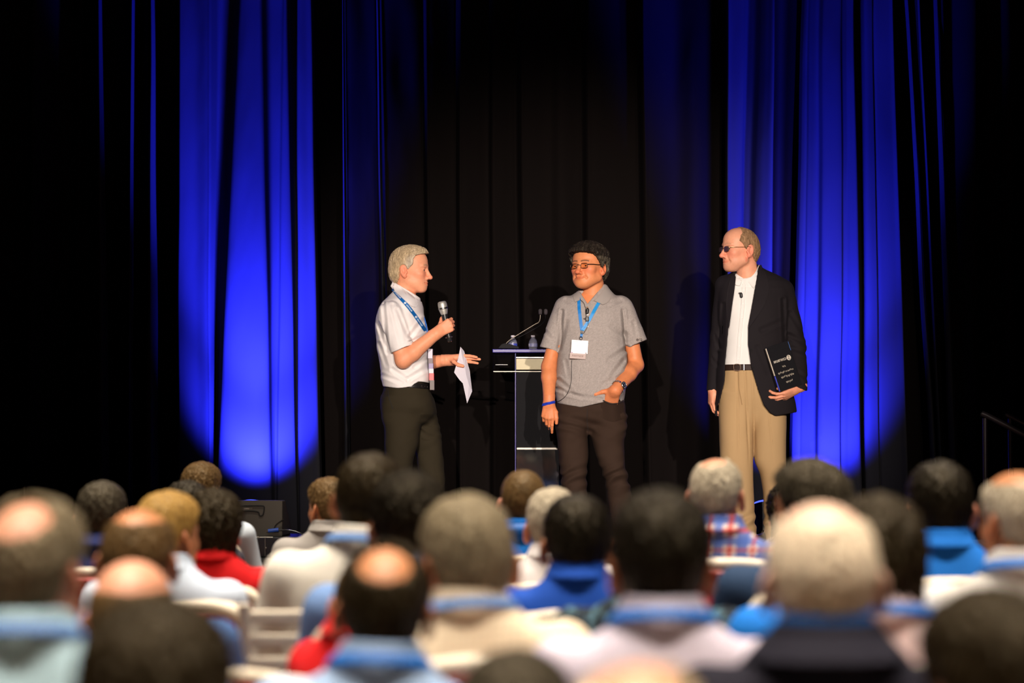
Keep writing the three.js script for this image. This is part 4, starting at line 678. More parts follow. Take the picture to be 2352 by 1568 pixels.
    return smax(d, hem - y, 0.006);
  };
  const heather = (x, y, z, o) => { const n = 1 + 0.16 * noise(x * 260, y * 420, z * 260) + 0.1 * noise(x * 700, y * 700, z * 700); o[0] = 0.31 * n; o[1] = 0.278 * n; o[2] = 0.262 * n; };
  const greyKnit = cloth(0xffffff, { vertexColors: true });
  const shirt = part(root, 'polo_shirt', netMesh(shirtF, [X(1228), Y(945), -0.2], [X(1498), Y(640), 0.24], 0.0055, heather), greyKnit);
  const neckCone = cap(neckA, neckB, 0.062, 0.068), shirtNeck = (x, y, z) => Math.min(shirtF(x, y, z), neckCone(x, y, z));
  const plainGrey = cloth(lin(0.31, 0.28, 0.262));
  const bandF = (x, y, z) => { const d = Math.abs(neckCone(x, y, z) - 0.008 - Math.max(0, (Y(676) - y) * 0.3)) - 0.0045, top2 = Y(655) - Math.max(0, z + 0.02) * 1.5 + (x < X(1362) ? -0.03 : 0.008) * Math.min(1, Math.abs(x - X(1362)) / 0.05); return smax(d, Math.max(y - top2, top2 - 0.05 - y, z - 0.075 + Math.abs(x - X(1350)) * 0.2), 0.005); };
  part(shirt, 'collar', netMesh(bandF, [X(1326), Y(712), -0.13], [X(1398), Y(640), 0.1], 0.004), plainGrey);
  part(shirt, 'collar_tip', strip(shirtNeck, L2([[1393, 655], [1384, 668], [1369, 685], [1362, 692]]), L2([[1405, 672], [1402, 684], [1394, 697], [1383, 702]]), 16, 8, 0.008, 0.004), plainGrey);
  part(shirt, 'collar_tip', strip(shirtNeck, L2([[1328, 668], [1329, 678], [1332, 690]]), L2([[1316, 678], [1317, 688], [1320, 696]]), 12, 8, 0.008, 0.004), plainGrey);
  part(shirt, 'placket', strip(shirtF, L2([[1346, 700], [1343, 745], [1341, 770]]), L2([[1354, 700], [1352, 745], [1350, 770]]), 20, 4, 0.003, 0.003), plainGrey);
  for (const y of [724, 752]) { const p = P(1348, y); part(shirt, 'button', new THREE.CylinderGeometry(0.0045, 0.0045, 0.002, 14).rotateX(Math.PI / 2).translate(p.x, p.y, frontZ(shirtF, p.x, p.y) + 0.005), buttonMat); }
  part(shirt, 'sleeve_print', strip(shirtF, L2([[1459, 776], [1473, 774]]), L2([[1461, 787], [1475, 785]]), 12, 6, 0.0045, 0.001), mat(0xffffff, 0.85, { map: canvasTex(256, 160, (g, w, h) => { g.fillStyle = '#978d88'; g.fillRect(0, 0, w, h); g.fillStyle = '#2c241f'; g.beginPath(); g.arc(58, 80, 46, 0, 7); g.fill(); g.strokeStyle = '#978d88'; g.lineWidth = 11; g.beginPath(); g.arc(64, 68, 16, 2, 5.6); g.stroke(); g.beginPath(); g.arc(52, 94, 16, -1, 2.6); g.stroke(); g.fillStyle = '#2c241f'; g.font = 'bold 96px sans-serif'; g.fillText('CO', 122, 114); }) }), 'small dark logo on the sleeve');
  // trousers
  const tl = loft(secs([[955, 1277, 1356, 0.0, 0.12], [990, 1278, 1350, 0.01, 0.112], [1020, 1279, 1351, 0.015, 0.106], [1038, 1281, 1352, 0.02, 0.103], [1060, 1284, 1350, 0.025, 0.096], [1081, 1287, 1347, 0.025, 0.09], [1115, 1290, 1347, 0.015, 0.084], [1132, 1291, 1348, 0.012, 0.082], [1190, 1294, 1351, 0.0, 0.078], [1246, 1296, 1354, -0.005, 0.076]]), 2.2);
  const tr = loft(secs([[955, 1350, 1440, 0.0, 0.12], [985, 1354, 1440, 0.01, 0.112], [1007, 1357, 1435, 0.015, 0.108], [1048, 1369, 1434, 0.025, 0.1], [1072, 1377, 1435, 0.03, 0.094], [1095, 1387, 1441, 0.02, 0.086], [1132, 1393, 1449, 0.0, 0.08], [1155, 1397, 1453, -0.01, 0.078], [1200, 1404, 1459, -0.02, 0.076], [1246, 1408, 1464, -0.025, 0.076]]), 2.2);
  const pelvis = loft(secs([[898, 1282, 1430, 0.01, 0.128], [925, 1278, 1434, 0.01, 0.134], [945, 1277, 1438, 0.008, 0.132], [962, 1280, 1438, 0.004, 0.12], [980, 1300, 1420, 0.0, 0.085], [998, 1330, 1388, 0.0, 0.045]]), 2.35), tw = wrinkle(0.0045, 9, 14, 8);
  const pocketC = (x, y) => { const u = (x - X(1383)) / (X(1430) - X(1383)); return Math.abs(y - (Y(915) - 0.028 * Math.sin(Math.min(1, Math.max(0, u)) * Math.PI) - 0.01 * u)); };
  const trousersF = (x, y, z) => smin(pelvis(x, y, z), Math.min(tl(x, y, z), tr(x, y, z)), 0.02) + tw(x, y, z) - 0.004 * Math.sin(y * 105 + x * 34 + 4 * noise(x * 8, y * 8, z * 8)) * (z > 0 ? 1 : 0.3) * Math.exp(-(((y - Y(975)) / 0.06) ** 2)) - 0.006 * Math.sin(y * 88 - x * 55 + 3 * noise(x * 8, y * 8, z * 8)) * Math.exp(-(((y - Y(1098)) / 0.07) ** 2)) + (z > 0 && x > X(1340) && x < X(1352) ? 0.004 * Math.exp(-(((x - X(1347)) / 0.006) ** 2)) * (y > Y(992) ? 1 : 0) : 0);
  const trousers = part(root, 'trousers', netMesh(trousersF, [X(1262), Y(1250), -0.18], [X(1476), Y(890), 0.2], 0.0062), cloth(lin(0.034, 0.02, 0.014), { sheen: 0.02, specularIntensity: 0.2 }));
  const rimPts = []; for (let i = 0; i <= 14; i++) { const u = i / 14, x = X(1375) + (X(1432) - X(1375)) * u, y = Y(915) - 0.026 * Math.sin(u * Math.PI) - 0.012 * u; rimPts.push(V(x, y, Math.max(frontZ(trousersF, x, y) ?? 0.1, 0.02) + 0.045 * Math.sin(u * Math.PI) + 0.004)); }
  part(trousers, 'pocket_edge', tube(rimPts, 0.0045, 50, 8), cloth(lin(0.03, 0.02, 0.016)));
  const facing = []; { const P3 = [], I = []; for (let i = 0; i <= 14; i++) { const p = rimPts[i]; P3.push(p.x, p.y, p.z, p.x, p.y - 0.1, (frontZ(trousersF, p.x, p.y - 0.1) ?? 0.1) + 0.001); } for (let i = 0; i < 14; i++) { const a = i * 2; I.push(a, a + 1, a + 3, a, a + 3, a + 2); } const g = new THREE.BufferGeometry(); g.setAttribute('position', new THREE.Float32BufferAttribute(P3, 3)); g.setIndex(I); g.computeVertexNormals(); part(trousers, 'pocket_cloth', g, cloth(lin(0.034, 0.02, 0.014), { sheen: 0.02, specularIntensity: 0.2 })); }
  part(trousers, 'fly_seam', ribbon(trousersF, L2([[1348, 938], [1347, 960], [1350, 990]]), 0.004, 14, 0.0012, 0.002), mat(lin(0.016, 0.01, 0.008), 0.9));
  for (const [ax, az, tn] of [[1320, 0.0, -1.3], [1436, -0.02, -1.1]]) part(root, 'shoe', netMesh(shoeField(X(ax), az, tn, 0.29), [X(ax) - 0.2, -0.01, az - 0.12], [X(ax) + 0.28, 0.13, az + 0.28], 0.006), shoeMat);
  // lanyard, clip-on microphone, badge, cable
  const lanL = part(root, 'lanyard', ribbon(shirtF, L2([[1329, 685], [1329, 705], [1331, 730], [1335, 761]]), 0.018, 30, 0.007, 0.002), lanyardBlue, 'plain blue lanyard');
  part(lanL, 'strap', ribbon(shirtF, L2([[1375, 695], [1362, 718], [1350, 740], [1336, 761]]), 0.018, 30, 0.008, 0.002), mat(lin(0.005, 0.24, 0.62), 0.5));
  const zz = (x, y) => frontZ(shirtF, P(x, y).x, P(x, y).y), Q = (x, y, d = 0.008) => { const p = P(x, y); return V(p.x, p.y, zz(x, y) + d); };
  part(lanL, 'crimp', box(0.01, 0.014, 0.008, 0.002, ...Q(1334.5, 766, 0.01).toArray()), blackPlastic);
  part(lanL, 'tail', ribbon(shirtF, L2([[1334.5, 769], [1333, 777]]), 0.014, 6, 0.008, 0.002), lanyardBlue);
  part(lanL, 'ring', new THREE.TorusGeometry(0.009, 0.0016, 8, 24).rotateY(0.5).translate(...Q(1332.5, 779, 0.014).toArray()), mat(lin(0.05, 0.04, 0.035), 0.3, { metalness: 0.8 }));
  const lav = part(root, 'clip_microphone', new THREE.CapsuleGeometry(0.0085, 0.018, 6, 14).rotateZ(-0.15).translate(...Q(1347.5, 717, 0.014).toArray()), blackPlastic);
  part(lav, 'clip', box(0.02, 0.026, 0.012, 0.004, ...Q(1347, 735, 0.014).toArray()), blackPlastic);
  part(lav, 'clip_jaw', box(0.014, 0.005, 0.008, 0.002, ...Q(1341.5, 734, 0.012).toArray()), blackPlastic);
  part(lav, 'tip', new THREE.SphereGeometry(0.005, 12, 8).translate(...Q(1347.5, 708, 0.01).toArray()), mat(lin(0.3, 0.18, 0.1), 0.5));
  part(lav, 'wire', tube([Q(1331, 689, 0.012), Q(1339, 697, 0.012), Q(1343, 708, 0.014), Q(1344, 724, 0.016), Q(1349, 742, 0.014), Q(1346, 756, 0.01), Q(1338, 768, 0.012)], 0.0013, 50, 6), blackPlastic);
  part(lav, 'body_wire', tube([Q(1312, 828, 0.004), Q(1311, 845, 0.005), Q(1311, 870, 0.006), Q(1306, 895, 0.006), Q(1297, 911, 0.006), Q(1284, 921, 0.006), Q(1279.5, 922, 0.004)], 0.0014, 60, 6), blackPlastic);
  const bc = Q(1329.5, 799, 0.02), badge = part(root, 'name_badge', box(0.094, 0.076, 0.003, 0.001), mat(lin(0.78, 0.75, 0.76), 0.5), 'white name badge in a pocket with a grey strip'); badge.position.copy(bc); badge.rotation.set(-0.1, 0.0, -0.07);
  part(badge, 'print', new THREE.PlaneGeometry(0.09, 0.072).translate(0, 0, 0.0018), mat(0xffffff, 0.5, { map: canvasTex(360, 288, (g, w, h) => { g.fillStyle = '#efe8e6'; g.fillRect(0, 0, w, h); g.fillStyle = '#a9a2a4'; g.font = '26px sans-serif'; g.fillText('CENTRUM', 14, 36); g.fillStyle = '#cfc8ca'; g.font = 'bold 40px sans-serif'; g.fillText('IT', 108, 140); g.fillText('Lin', 206, 140); g.font = '22px sans-serif'; g.fillText('EI', 200, 176); g.fillStyle = '#7d4a8a'; g.fillRect(0, h - 16, 34, 16); g.fillStyle = '#6b4a55'; g.fillRect(w - 44, h - 22, 30, 20); }) }));
  const strp = part(badge, 'ribbon_tag', box(0.09, 0.032, 0.003, 0.001, -0.007, -0.052, -0.001), mat(lin(0.37, 0.28, 0.25), 0.5));
  part(strp, 'print', new THREE.PlaneGeometry(0.086, 0.028).translate(-0.007, -0.052, 0.0008), mat(0xffffff, 0.5, { map: canvasTex(256, 84, (g, w, h) => { g.fillStyle = '#a38f8a'; g.fillRect(0, 0, w, h); g.fillStyle = '#6e4c40'; g.font = 'italic bold 44px sans-serif'; g.textAlign = 'center'; g.fillText('PARTNER', w / 2 - 6, 56); }) }));
  // watch, wristband
  const wd = W2.clone().sub(E2).normalize(), wc = W2.clone().lerp(E2, 0.12), wq = new THREE.Quaternion().setFromUnitVectors(V(0, 1, 0), wd), face = V(0.35, -0.15, 1); face.sub(wd.clone().multiplyScalar(face.dot(wd))).normalize();
  const links = []; for (let i = 0; i < 22; i++) { const a = i / 22 * Math.PI * 2; links.push(box(0.0085, 0.015, 0.005, 0.002, 0, 0, 0.0375).rotateY(a)); }
  const watch = part(root, 'wrist_watch', merge(links).applyQuaternion(wq).translate(...wc.toArray()), chrome, 'steel wrist watch with a dark dial');
  const fq = new THREE.Quaternion().setFromUnitVectors(V(0, 1, 0), face), fc = wc.clone().addScaledVector(face, 0.04);
  part(watch, 'case', lathe([[0.001, -0.005], [0.019, -0.005], [0.021, 0], [0.02, 0.005], [0.0165, 0.0065], [0.0165, 0.004]], 28).applyQuaternion(fq).translate(...fc.toArray()), chrome);
  part(watch, 'dial', new THREE.CircleGeometry(0.0168, 28).rotateX(-Math.PI / 2).translate(0, 0.005, 0).applyQuaternion(fq).translate(...fc.toArray()), mat(0xffffff, 0.2, { map: canvasTex(128, 128, (g) => { g.fillStyle = '#0c1026'; g.fillRect(0, 0, 128, 128); g.strokeStyle = '#d8d6dc'; g.lineWidth = 7; for (let i = 0; i < 12; i++) { const a = i * Math.PI / 6; g.beginPath(); g.moveTo(64 + 46 * Math.cos(a), 64 + 46 * Math.sin(a)); g.lineTo(64 + 58 * Math.cos(a), 64 + 58 * Math.sin(a)); g.stroke(); } g.lineWidth = 5; g.beginPath(); g.moveTo(64, 64); g.lineTo(64, 28); g.moveTo(64, 64); g.lineTo(88, 74); g.stroke(); }) }));
  const bandC = P(1260.5, 926, 0.12), bf = (x, y, z) => { const d = Math.min(hand1(x, y, z), arm1(x, y, z)); return smax(smax(d - 0.005, -(d - 0.0005), 0.002), Math.abs((y - bandC.y) - (x - bandC.x) * 0.22) - 0.009, 0.002); };
  part(root, 'wristband', netMesh(bf, [bandC.x - 0.06, bandC.y - 0.04, bandC.z - 0.06], [bandC.x + 0.06, bandC.y + 0.04, bandC.z + 0.06], 0.003), mat(lin(0.01, 0.035, 0.42), 0.4), 'blue paper wristband');
  const rp = P(1265, 972, 0.105), rem = thing('presentation_remote', 'small black presentation remote in the lowered hand of the man in grey', 'remote control', root.position.clone().add(rp).toArray());
  rem.rotation.set(-0.15, 0.3, 0.12);
  part(rem, 'body', box(0.026, 0.075, 0.016, 0.006), blackPlastic); part(rem, 'bright_edge', box(0.0025, 0.036, 0.003, 0.001, -0.008, 0.002, 0.0085), mat(lin(0.6, 0.55, 0.52), 0.3)); part(rem, 'button', box(0.006, 0.006, 0.003, 0.001, 0.004, -0.012, 0.0085), mat(lin(0.25, 0.22, 0.22), 0.4));
}

// ------------------------------------------------------------------ third man: dark jacket, beige trousers, award plaque
{
  const m = stageMan('person', 'balding man with glasses in a dark jacket, white shirt and beige trousers', 1728), { root, P, X, Y, secs, L2 } = m;
  const hf = headFields({ ear: 0.9, skin: [0.75, 0.35, 0.215], browColor: [0.4, 0.25, 0.16], browStrength: 0.4, hairColor: [0.27, 0.16, 0.085], hairVar: 0.5, hair: 0.006, hairTop: 0.004, strand: 0.002, smile: 0.45, chub: 0.4, nose: 1.08, nape: -0.075, stubble: 0.1,
    hairline: [[-0.13, -0.085], [-0.075, -0.07], [-0.03, -0.052], [-0.006, -0.04], [0.002, 0.004], [0.022, 0.018], [0.042, 0.03], [0.055, 0.046], [0.07, 0.04], [0.1, 0.026], [0.13, 0.016], [0.3, 0.0]] });
  const H = placeHead(m, hf, [1700, 578, 0.02], -1.14, 1.03, -0.02, 0.0);
  const neckA = P(1713, 606, 0.0), neckB = P(1722, 664, -0.02);
  const S1 = P(1664, 660, -0.04), E1 = P(1652, 775, -0.07), W1 = P(1637, 888, -0.03), S2 = P(1800, 668, -0.01), E2 = P(1828, 795, -0.02), W2 = P(1837, 888, 0.11);
  const hand1 = handField(P(1636, 893, -0.03), [-0.08, -1, 0.12], [-1, 0.05, 0.35], [0.3, 0.0, 1], { k: 0.95, curls: [[0.35, 0.5, 0.3], [0.4, 0.55, 0.35], [0.5, 0.6, 0.35], [0.55, 0.6, 0.35]], thumb: [[0.8, -0.4, 0.5], [0.95, -0.3, 0.15], [0.95, -0.3, 0.0]] });
  const hand2 = handField(P(1831, 893, 0.125), [-0.8, -0.42, 0.2], [0.1, -0.75, 0.65], [-0.35, 0.75, 0.6], { k: 1.0, curls: [[0.4, 0.55, 0.4], [0.3, 0.4, 0.3], [0.3, 0.35, 0.25], [0.35, 0.4, 0.3]], spread: [0.06, 0.0, -0.02, -0.06], thumb: [[0.75, -0.1, 0.65], [0.95, -0.15, 0.25], [0.97, -0.2, 0.1]] });
  const outer = secs([[606, 1702, 1744, -0.035, 0.055], [616, 1694, 1758, -0.033, 0.068], [626, 1680, 1778, -0.03, 0.083], [635, 1664, 1798, -0.028, 0.098], [646, 1653, 1813, -0.025, 0.112], [664, 1648, 1820, -0.02, 0.126], [700, 1650, 1815, -0.005, 0.142], [760, 1652, 1808, 0.0, 0.148], [815, 1650, 1806, 0.004, 0.15], [850, 1647, 1810, 0.004, 0.15], [890, 1644, 1818, 0.004, 0.15], [930, 1642, 1828, 0.002, 0.148], [962, 1642, 1832, 0.0, 0.145]]);
  const inset = (d) => outer.map(([y, a, b, c, r]) => [y, a + d, b - d, c, r - d]);
  const torsoB = loft(inset(0.045).filter((q) => q[0] > Y(860))), legsB = MIN(cap([X(1695), Y(900), 0], [X(1694), Y(1080), 0.02], 0.075, 0.05), cap([X(1694), Y(1080), 0.02], [X(1704), Y(1238), 0], 0.05, 0.036), cap([X(1770), Y(900), 0], [X(1776), Y(1080), 0.02], 0.075, 0.05), cap([X(1776), Y(1080), 0.02], [X(1776), Y(1238), 0], 0.05, 0.036));
  const arm1 = U(0.015, cap(S1, E1, 0.045, 0.04), cap(E1, W1, 0.04, 0.029)), arm2 = U(0.015, cap(S2, E2, 0.042, 0.033), cap(E2, W2, 0.033, 0.022));
  const cap2 = cap(neckA, neckB, 0.054, 0.058), bodyF = (x, y, z) => smin(Math.min(smin(torsoB(x, y, z), Math.min(arm1(x, y, z), arm2(x, y, z)), 0.03), legsB(x, y, z)), cap2(x, y, z), 0.03);
  bodyMesh(m, hf, H, [[neckA, 0.06], [neckB, 0.064]], bodyF, [[X(1615), 0.06, -0.2], [X(1865), Y(606), 0.2]], [{ f: onArm(hand1, E1, W1, 0.03, 0.027), c: P(1633, 920, -0.02).toArray() }, { f: onArm(hand2, E2, W2, 0.028, 0.025), c: P(1812, 906, 0.14).toArray() }]);
  addHair(m, hf, H); addEyes(m, H);
  const gold = mat(lin(0.75, 0.55, 0.3), 0.3, { metalness: 1 }), reflectionLens = mat(lin(0.3, 0.18, 0.24), 0.05, { transmission: 0.8, thickness: 0, ior: 1.5 });  // purple reflection on the lenses is put into their colour
  addGlasses(m, H, 1, { metal: mat(lin(0.05, 0.04, 0.04), 0.3, { metalness: 0.5 }), metal2: gold, lens: reflectionLens, h: 0.014 });
  // dress shirt
  const white = cloth(lin(0.76, 0.75, 0.73)), trunk = loft(inset(0.028), 2.3), ws = wrinkle(0.003, 8, 8, 12);
  const coatBody = loft(outer, 2.3), shirtF = (x, y, z) => smax(smax(trunk(x, y, z) + ws(x, y, z), coatBody(x, y, z) + 0.02, 0.006), Y(846) - y, 0.006);
  const shirt = part(root, 'dress_shirt', netMesh(shirtF, [X(1640), Y(850), -0.18], [X(1835), Y(600), 0.18], 0.0058), white);
  const neckCone = cap(neckA, neckB, 0.062, 0.068), shirtNeck = (x, y, z) => Math.min(shirtF(x, y, z), neckCone(x, y, z));
  const bandF = (x, y, z) => { const d = Math.abs(neckCone(x, y, z) - 0.007 - Math.max(0, (Y(640) - y) * 0.2)) - 0.0045, top2 = Y(607) - Math.max(0, 0.03 + z * 0.75 - (x - X(1722)) * 0.32); return smax(d, Math.max(y - top2, top2 - 0.052 - y), 0.005); };
  part(shirt, 'collar', netMesh(bandF, [X(1682), Y(676), -0.13], [X(1762), Y(596), 0.1], 0.004), white);
  part(shirt, 'collar_tip', strip(shirtNeck, L2([[1741, 610], [1733, 626], [1720, 640], [1712, 645]]), L2([[1742, 628], [1738, 646], [1732, 658], [1728, 664]]), 14, 8, 0.009, 0.004), white);
  part(shirt, 'collar_tip', strip(shirtNeck, L2([[1687, 634], [1693, 640], [1702, 646]]), L2([[1685, 650], [1688, 656], [1697, 658]]), 12, 8, 0.009, 0.004), white);
  part(shirt, 'placket', strip(shirtF, L2([[1702, 652], [1696, 720], [1690, 780], [1686, 842]]), L2([[1711, 652], [1705, 720], [1699, 780], [1695, 842]]), 40, 4, 0.003, 0.003), white);
  for (const y of [668, 700, 732, 764, 796, 826]) { const x = 1706 - (y - 660) * 0.085, p = P(x, y); part(shirt, 'button', new THREE.CylinderGeometry(0.004, 0.004, 0.002, 12).rotateX(Math.PI / 2).translate(p.x, p.y, (frontZ(shirtF, p.x, p.y) ?? 0.1) + 0.0045), buttonMat); }
  const mp = P(1699, 680), lav = part(root, 'clip_microphone', new THREE.CapsuleGeometry(0.0085, 0.014, 6, 14).rotateZ(0.1).translate(mp.x, mp.y, frontZ(shirtF, mp.x, mp.y) + 0.012), blackPlastic);
  part(lav, 'clip', box(0.018, 0.008, 0.01, 0.003, P(1697, 676).x, P(1697, 675).y, frontZ(shirtF, mp.x, mp.y) + 0.01), blackPlastic);
  // trousers and belt
  const beige = cloth(lin(0.43, 0.285, 0.142)), tl = loft(secs([[900, 1656, 1738, 0.0, 0.12], [930, 1652, 1738, 0.0, 0.118], [995, 1652, 1732, 0.008, 0.11], [1056, 1654, 1729, 0.015, 0.098], [1080, 1658, 1729, 0.015, 0.093], [1141, 1667, 1731, 0.005, 0.085], [1185, 1673, 1733, 0.005, 0.083], [1210, 1676, 1735, 0.012, 0.086], [1246, 1678, 1736, 0.015, 0.09]]), 2.2);
  const tr = loft(secs([[900, 1718, 1808, 0.0, 0.12], [947, 1724, 1807, 0.0, 0.118], [995, 1727, 1806, 0.008, 0.11], [1056, 1731, 1805, 0.015, 0.1], [1088, 1744, 1804, 0.015, 0.094], [1129, 1752, 1803, 0.005, 0.086], [1201, 1755, 1806, 0.005, 0.083], [1246, 1753, 1808, 0.015, 0.09]]), 2.2);
  const pelvis = loft(secs([[838, 1660, 1790, 0.0, 0.125], [850, 1659, 1794, 0.0, 0.128], [880, 1656, 1800, 0.0, 0.13], [915, 1654, 1804, 0.0, 0.124], [945, 1672, 1790, 0.0, 0.1], [985, 1700, 1765, 0.0, 0.06], [1010, 1718, 1748, 0.0, 0.03]]), 2.3), tw = wrinkle(0.003, 10, 6, 2);
  const trousersF = (x, y, z) => { let d = smin(pelvis(x, y, z), Math.min(tl(x, y, z), tr(x, y, z)), 0.02) + tw(x, y, z); const fd = y > Y(1000) ? 1 : Math.max(0, 1 - (Y(1000) - y) / 0.2); if (z > 0) for (const [a, b, c] of [[1690, 1692, 0.005], [1707, 1716, 0.006], [1722, 1733, 0.005], [1752, 1770, 0.004]]) { const px = X(a) + (X(b) - X(a)) * Math.min(1, Math.max(0, (Y(855) - y) / (Y(855) - Y(1040)))); d += c * Math.exp(-(((x - px) / 0.006) ** 2)) * fd; } d -= 0.007 * Math.sin(y * 85 - x * 60) * Math.exp(-(((y - Y(1195)) / 0.045) ** 2)); return d; };
  const trousers = part(root, 'trousers', netMesh(trousersF, [X(1640), Y(1250), -0.18], [X(1822), Y(832), 0.18], 0.0062), beige);
  part(trousers, 'fly_seam', ribbon(trousersF, L2([[1692, 856], [1693, 890], [1700, 930]]), 0.004, 14, 0.0012, 0.002), cloth(lin(0.3, 0.19, 0.09)));
  const beltF = (x, y, z) => smax(smax(pelvis(x, y, z) - 0.006, -(pelvis(x, y, z) + 0.004), 0.002), Math.abs(y - Y(844.5)) - 0.0175, 0.003);
  const belt = part(root, 'belt', netMesh(beltF, [X(1650), Y(856), -0.16], [X(1805), Y(834), 0.16], 0.0045), mat(lin(0.022, 0.01, 0.007), 0.6, { specularIntensity: 0.5 }));
  const bz = (x, y) => frontZ(beltF, P(x, y).x, P(x, y).y) ?? 0.12;
  const bk = P(1689, 845); part(belt, 'buckle', tube([V(bk.x - 0.018, bk.y - 0.015, bz(1689, 845) + 0.004), V(bk.x - 0.018, bk.y + 0.015, bz(1689, 845) + 0.004), V(bk.x + 0.014, bk.y + 0.015, bz(1689, 845) + 0.006), V(bk.x + 0.014, bk.y - 0.015, bz(1689, 845) + 0.006), V(bk.x - 0.018, bk.y - 0.015, bz(1689, 845) + 0.004)], 0.0022, 60, 6), mat(lin(0.12, 0.08, 0.06), 0.3, { metalness: 1 }));
  part(belt, 'keeper', box(0.006, 0.034, 0.006, 0.002, P(1704, 845).x, P(1704, 845).y, bz(1704, 845) + 0.002), chrome);
  // jacket: a shell with an open front
  const navy = cloth(lin(0.0085, 0.0062, 0.0082), { sheen: 0.02, specularIntensity: 0.5 }), body = loft(outer, 2.3), hollow = loft(inset(0.014), 2.3), wj = wrinkle(0.003, 6, 8, 7);
  const sl = U(0.02, cap(P(1668, 658, -0.03), P(1653, 775, -0.065), 0.066, 0.052), cap(P(1653, 775, -0.065), P(1639, 893, -0.03), 0.052, 0.042)), sr = U(0.02, cap(P(1796, 668, -0.012), P(1827, 795, -0.015), 0.07, 0.06), cap(P(1827, 795, -0.015), P(1836, 892, 0.112), 0.061, 0.048));
  const edgeL = [[Y(610), X(1694)], [Y(647), X(1686)], [Y(735), X(1673)], [Y(837), X(1663)], [Y(875), X(1662)], [Y(925), X(1651)], [Y(945), X(1642)], [Y(970), X(1630)]], edgeR = [[Y(610), X(1742)], [Y(640), X(1736)], [Y(688), X(1726)], [Y(749), X(1714)], [Y(793), X(1713)], [Y(843), X(1720)], [Y(896), X(1735)], [Y(930), X(1748)], [Y(948), X(1762)], [Y(958), X(1780)], [Y(970), X(1800)]];
  const lerpE = (e, y) => { for (let i = 1; i < e.length; i++) if (y >= e[i][0]) { const a = e[i - 1], b = e[i]; return a[1] + (b[1] - a[1]) * Math.min(1, Math.max(0, (a[0] - y) / (a[0] - b[0]))); } return e[e.length - 1][1]; };
  const cuff1 = cap(P(1640, 888, -0.032), P(1635, 930, -0.02), 0.031, 0.031), cuff2 = cap(P(1835.6, 890, 0.109), P(1838, 915, 0.14), 0.036, 0.036);
  const folds3 = creaser(m, [[1796, 690, 1800, 800, 0.011, 0.007], [1815, 720, 1840, 760, 0.012, 0.006], [1812, 770, 1850, 790, 0.012, 0.007], [1818, 800, 1855, 812, 0.012, 0.006], [1815, 850, 1850, 870, 0.012, 0.006], [1660, 700, 1655, 800, 0.011, 0.006], [1640, 770, 1652, 800, 0.01, 0.006], [1745, 760, 1790, 740, 0.014, 0.005], [1735, 800, 1760, 860, 0.014, 0.004], [1632, 820, 1648, 840, 0.01, 0.005]]);
  const jacketF = (x, y, z) => {
    const fo = folds3(x, y, z); let b = body(x, y, z) + wj(x, y, z) + fo; b = smax(b, -hollow(x, y, z), 0.004);
    const xl = lerpE(edgeL, y), xr = lerpE(edgeR, y), cut = Math.max(xl - x, x - xr, -0.0 - z + 0.02);
    b = smax(b, -cut, 0.007);
    const hem = Y(957) + Math.max(0, (x - X(1770))) * 0.165 ; b = smax(b, hem - y, 0.008);
    let s = Math.min(smax(sl(x, y, z), Y(897) + (x - X(1640)) * 0.1 - y, 0.006), smax(sr(x, y, z), Y(902) + Math.max(0, (X(1852) - x)) * 0.42 - y + (z < 0.02 ? -0.0 : 0), 0.006)) + wj(x, y, z) * 1.3 + fo;
    s = Math.max(s, -cuff1(x, y, z)); s = Math.max(s, -cuff2(x, y, z));
    return smin(b, s, 0.01);
  };
  const jacket = part(root, 'jacket', netMesh(jacketF, [X(1608), Y(968), -0.22], [X(1874), Y(598), 0.24], 0.0058), navy);
  const jf = (x, y, z) => Math.min(body(x, y, z), 1), lapMat = cloth(lin(0.01, 0.0075, 0.0098), { sheen: 0.02, specularIntensity: 0.5 });
  part(jacket, 'lapel', strip(jf, L2([[1742, 616], [1733, 655], [1724, 695], [1713, 752]]), L2([[1754, 622], [1762, 660], [1752, 700], [1715, 756]]), 30, 8, 0.007, 0.005), lapMat);
  part(jacket, 'lapel', strip(jf, L2([[1688, 636], [1683, 670], [1678, 700], [1671, 752]]), L2([[1678, 632], [1668, 668], [1665, 705], [1669, 756]]), 30, 8, 0.007, 0.005), lapMat);
  part(jacket, 'collar_back', netMesh((x, y, z) => { const d = Math.abs(neckCone(x, y, z) - 0.02 - Math.max(0, (Y(632) - y) * 0.5)) - 0.005, t2 = Y(612) + (x - X(1722)) * 0.15; return smax(d, Math.max(y - t2, t2 - 0.045 - y, z - 0.03), 0.005); }, [X(1680), Y(650), -0.15], [X(1768), Y(600), 0.06], 0.0045), lapMat);
  for (const [x, y] of [[1716.5, 806], [1721, 846]]) { const p = P(x + 3, y), z = frontZ(jacketF, p.x, p.y) ?? 0.15; part(jacket, 'button', new THREE.CylinderGeometry(0.0075, 0.0075, 0.003, 16).rotateX(Math.PI / 2).translate(p.x, p.y, z + 0.002), mat(lin(0.008, 0.007, 0.008), 0.8, { specularIntensity: 0.3 })); }
  for (const [ax, az, tn] of [[1704, 0, -1.5], [1777, 0, -1.25]]) part(root, 'shoe', netMesh(shoeField(X(ax), az, tn, 0.3), [X(ax) - 0.2, -0.01, az - 0.12], [X(ax) + 0.28, 0.13, az + 0.29], 0.006), shoeMat);
  // award plaque held against the jacket
  const a = P(1757, 799, 0.2), b = P(1790, 900, 0.2), c = P(1802, 781, 0.155), pq = thing('award_plaque', 'clear award plaque with small pale lettering, held by the man in the jacket', 'plaque', root.position.clone().add(b).toArray());
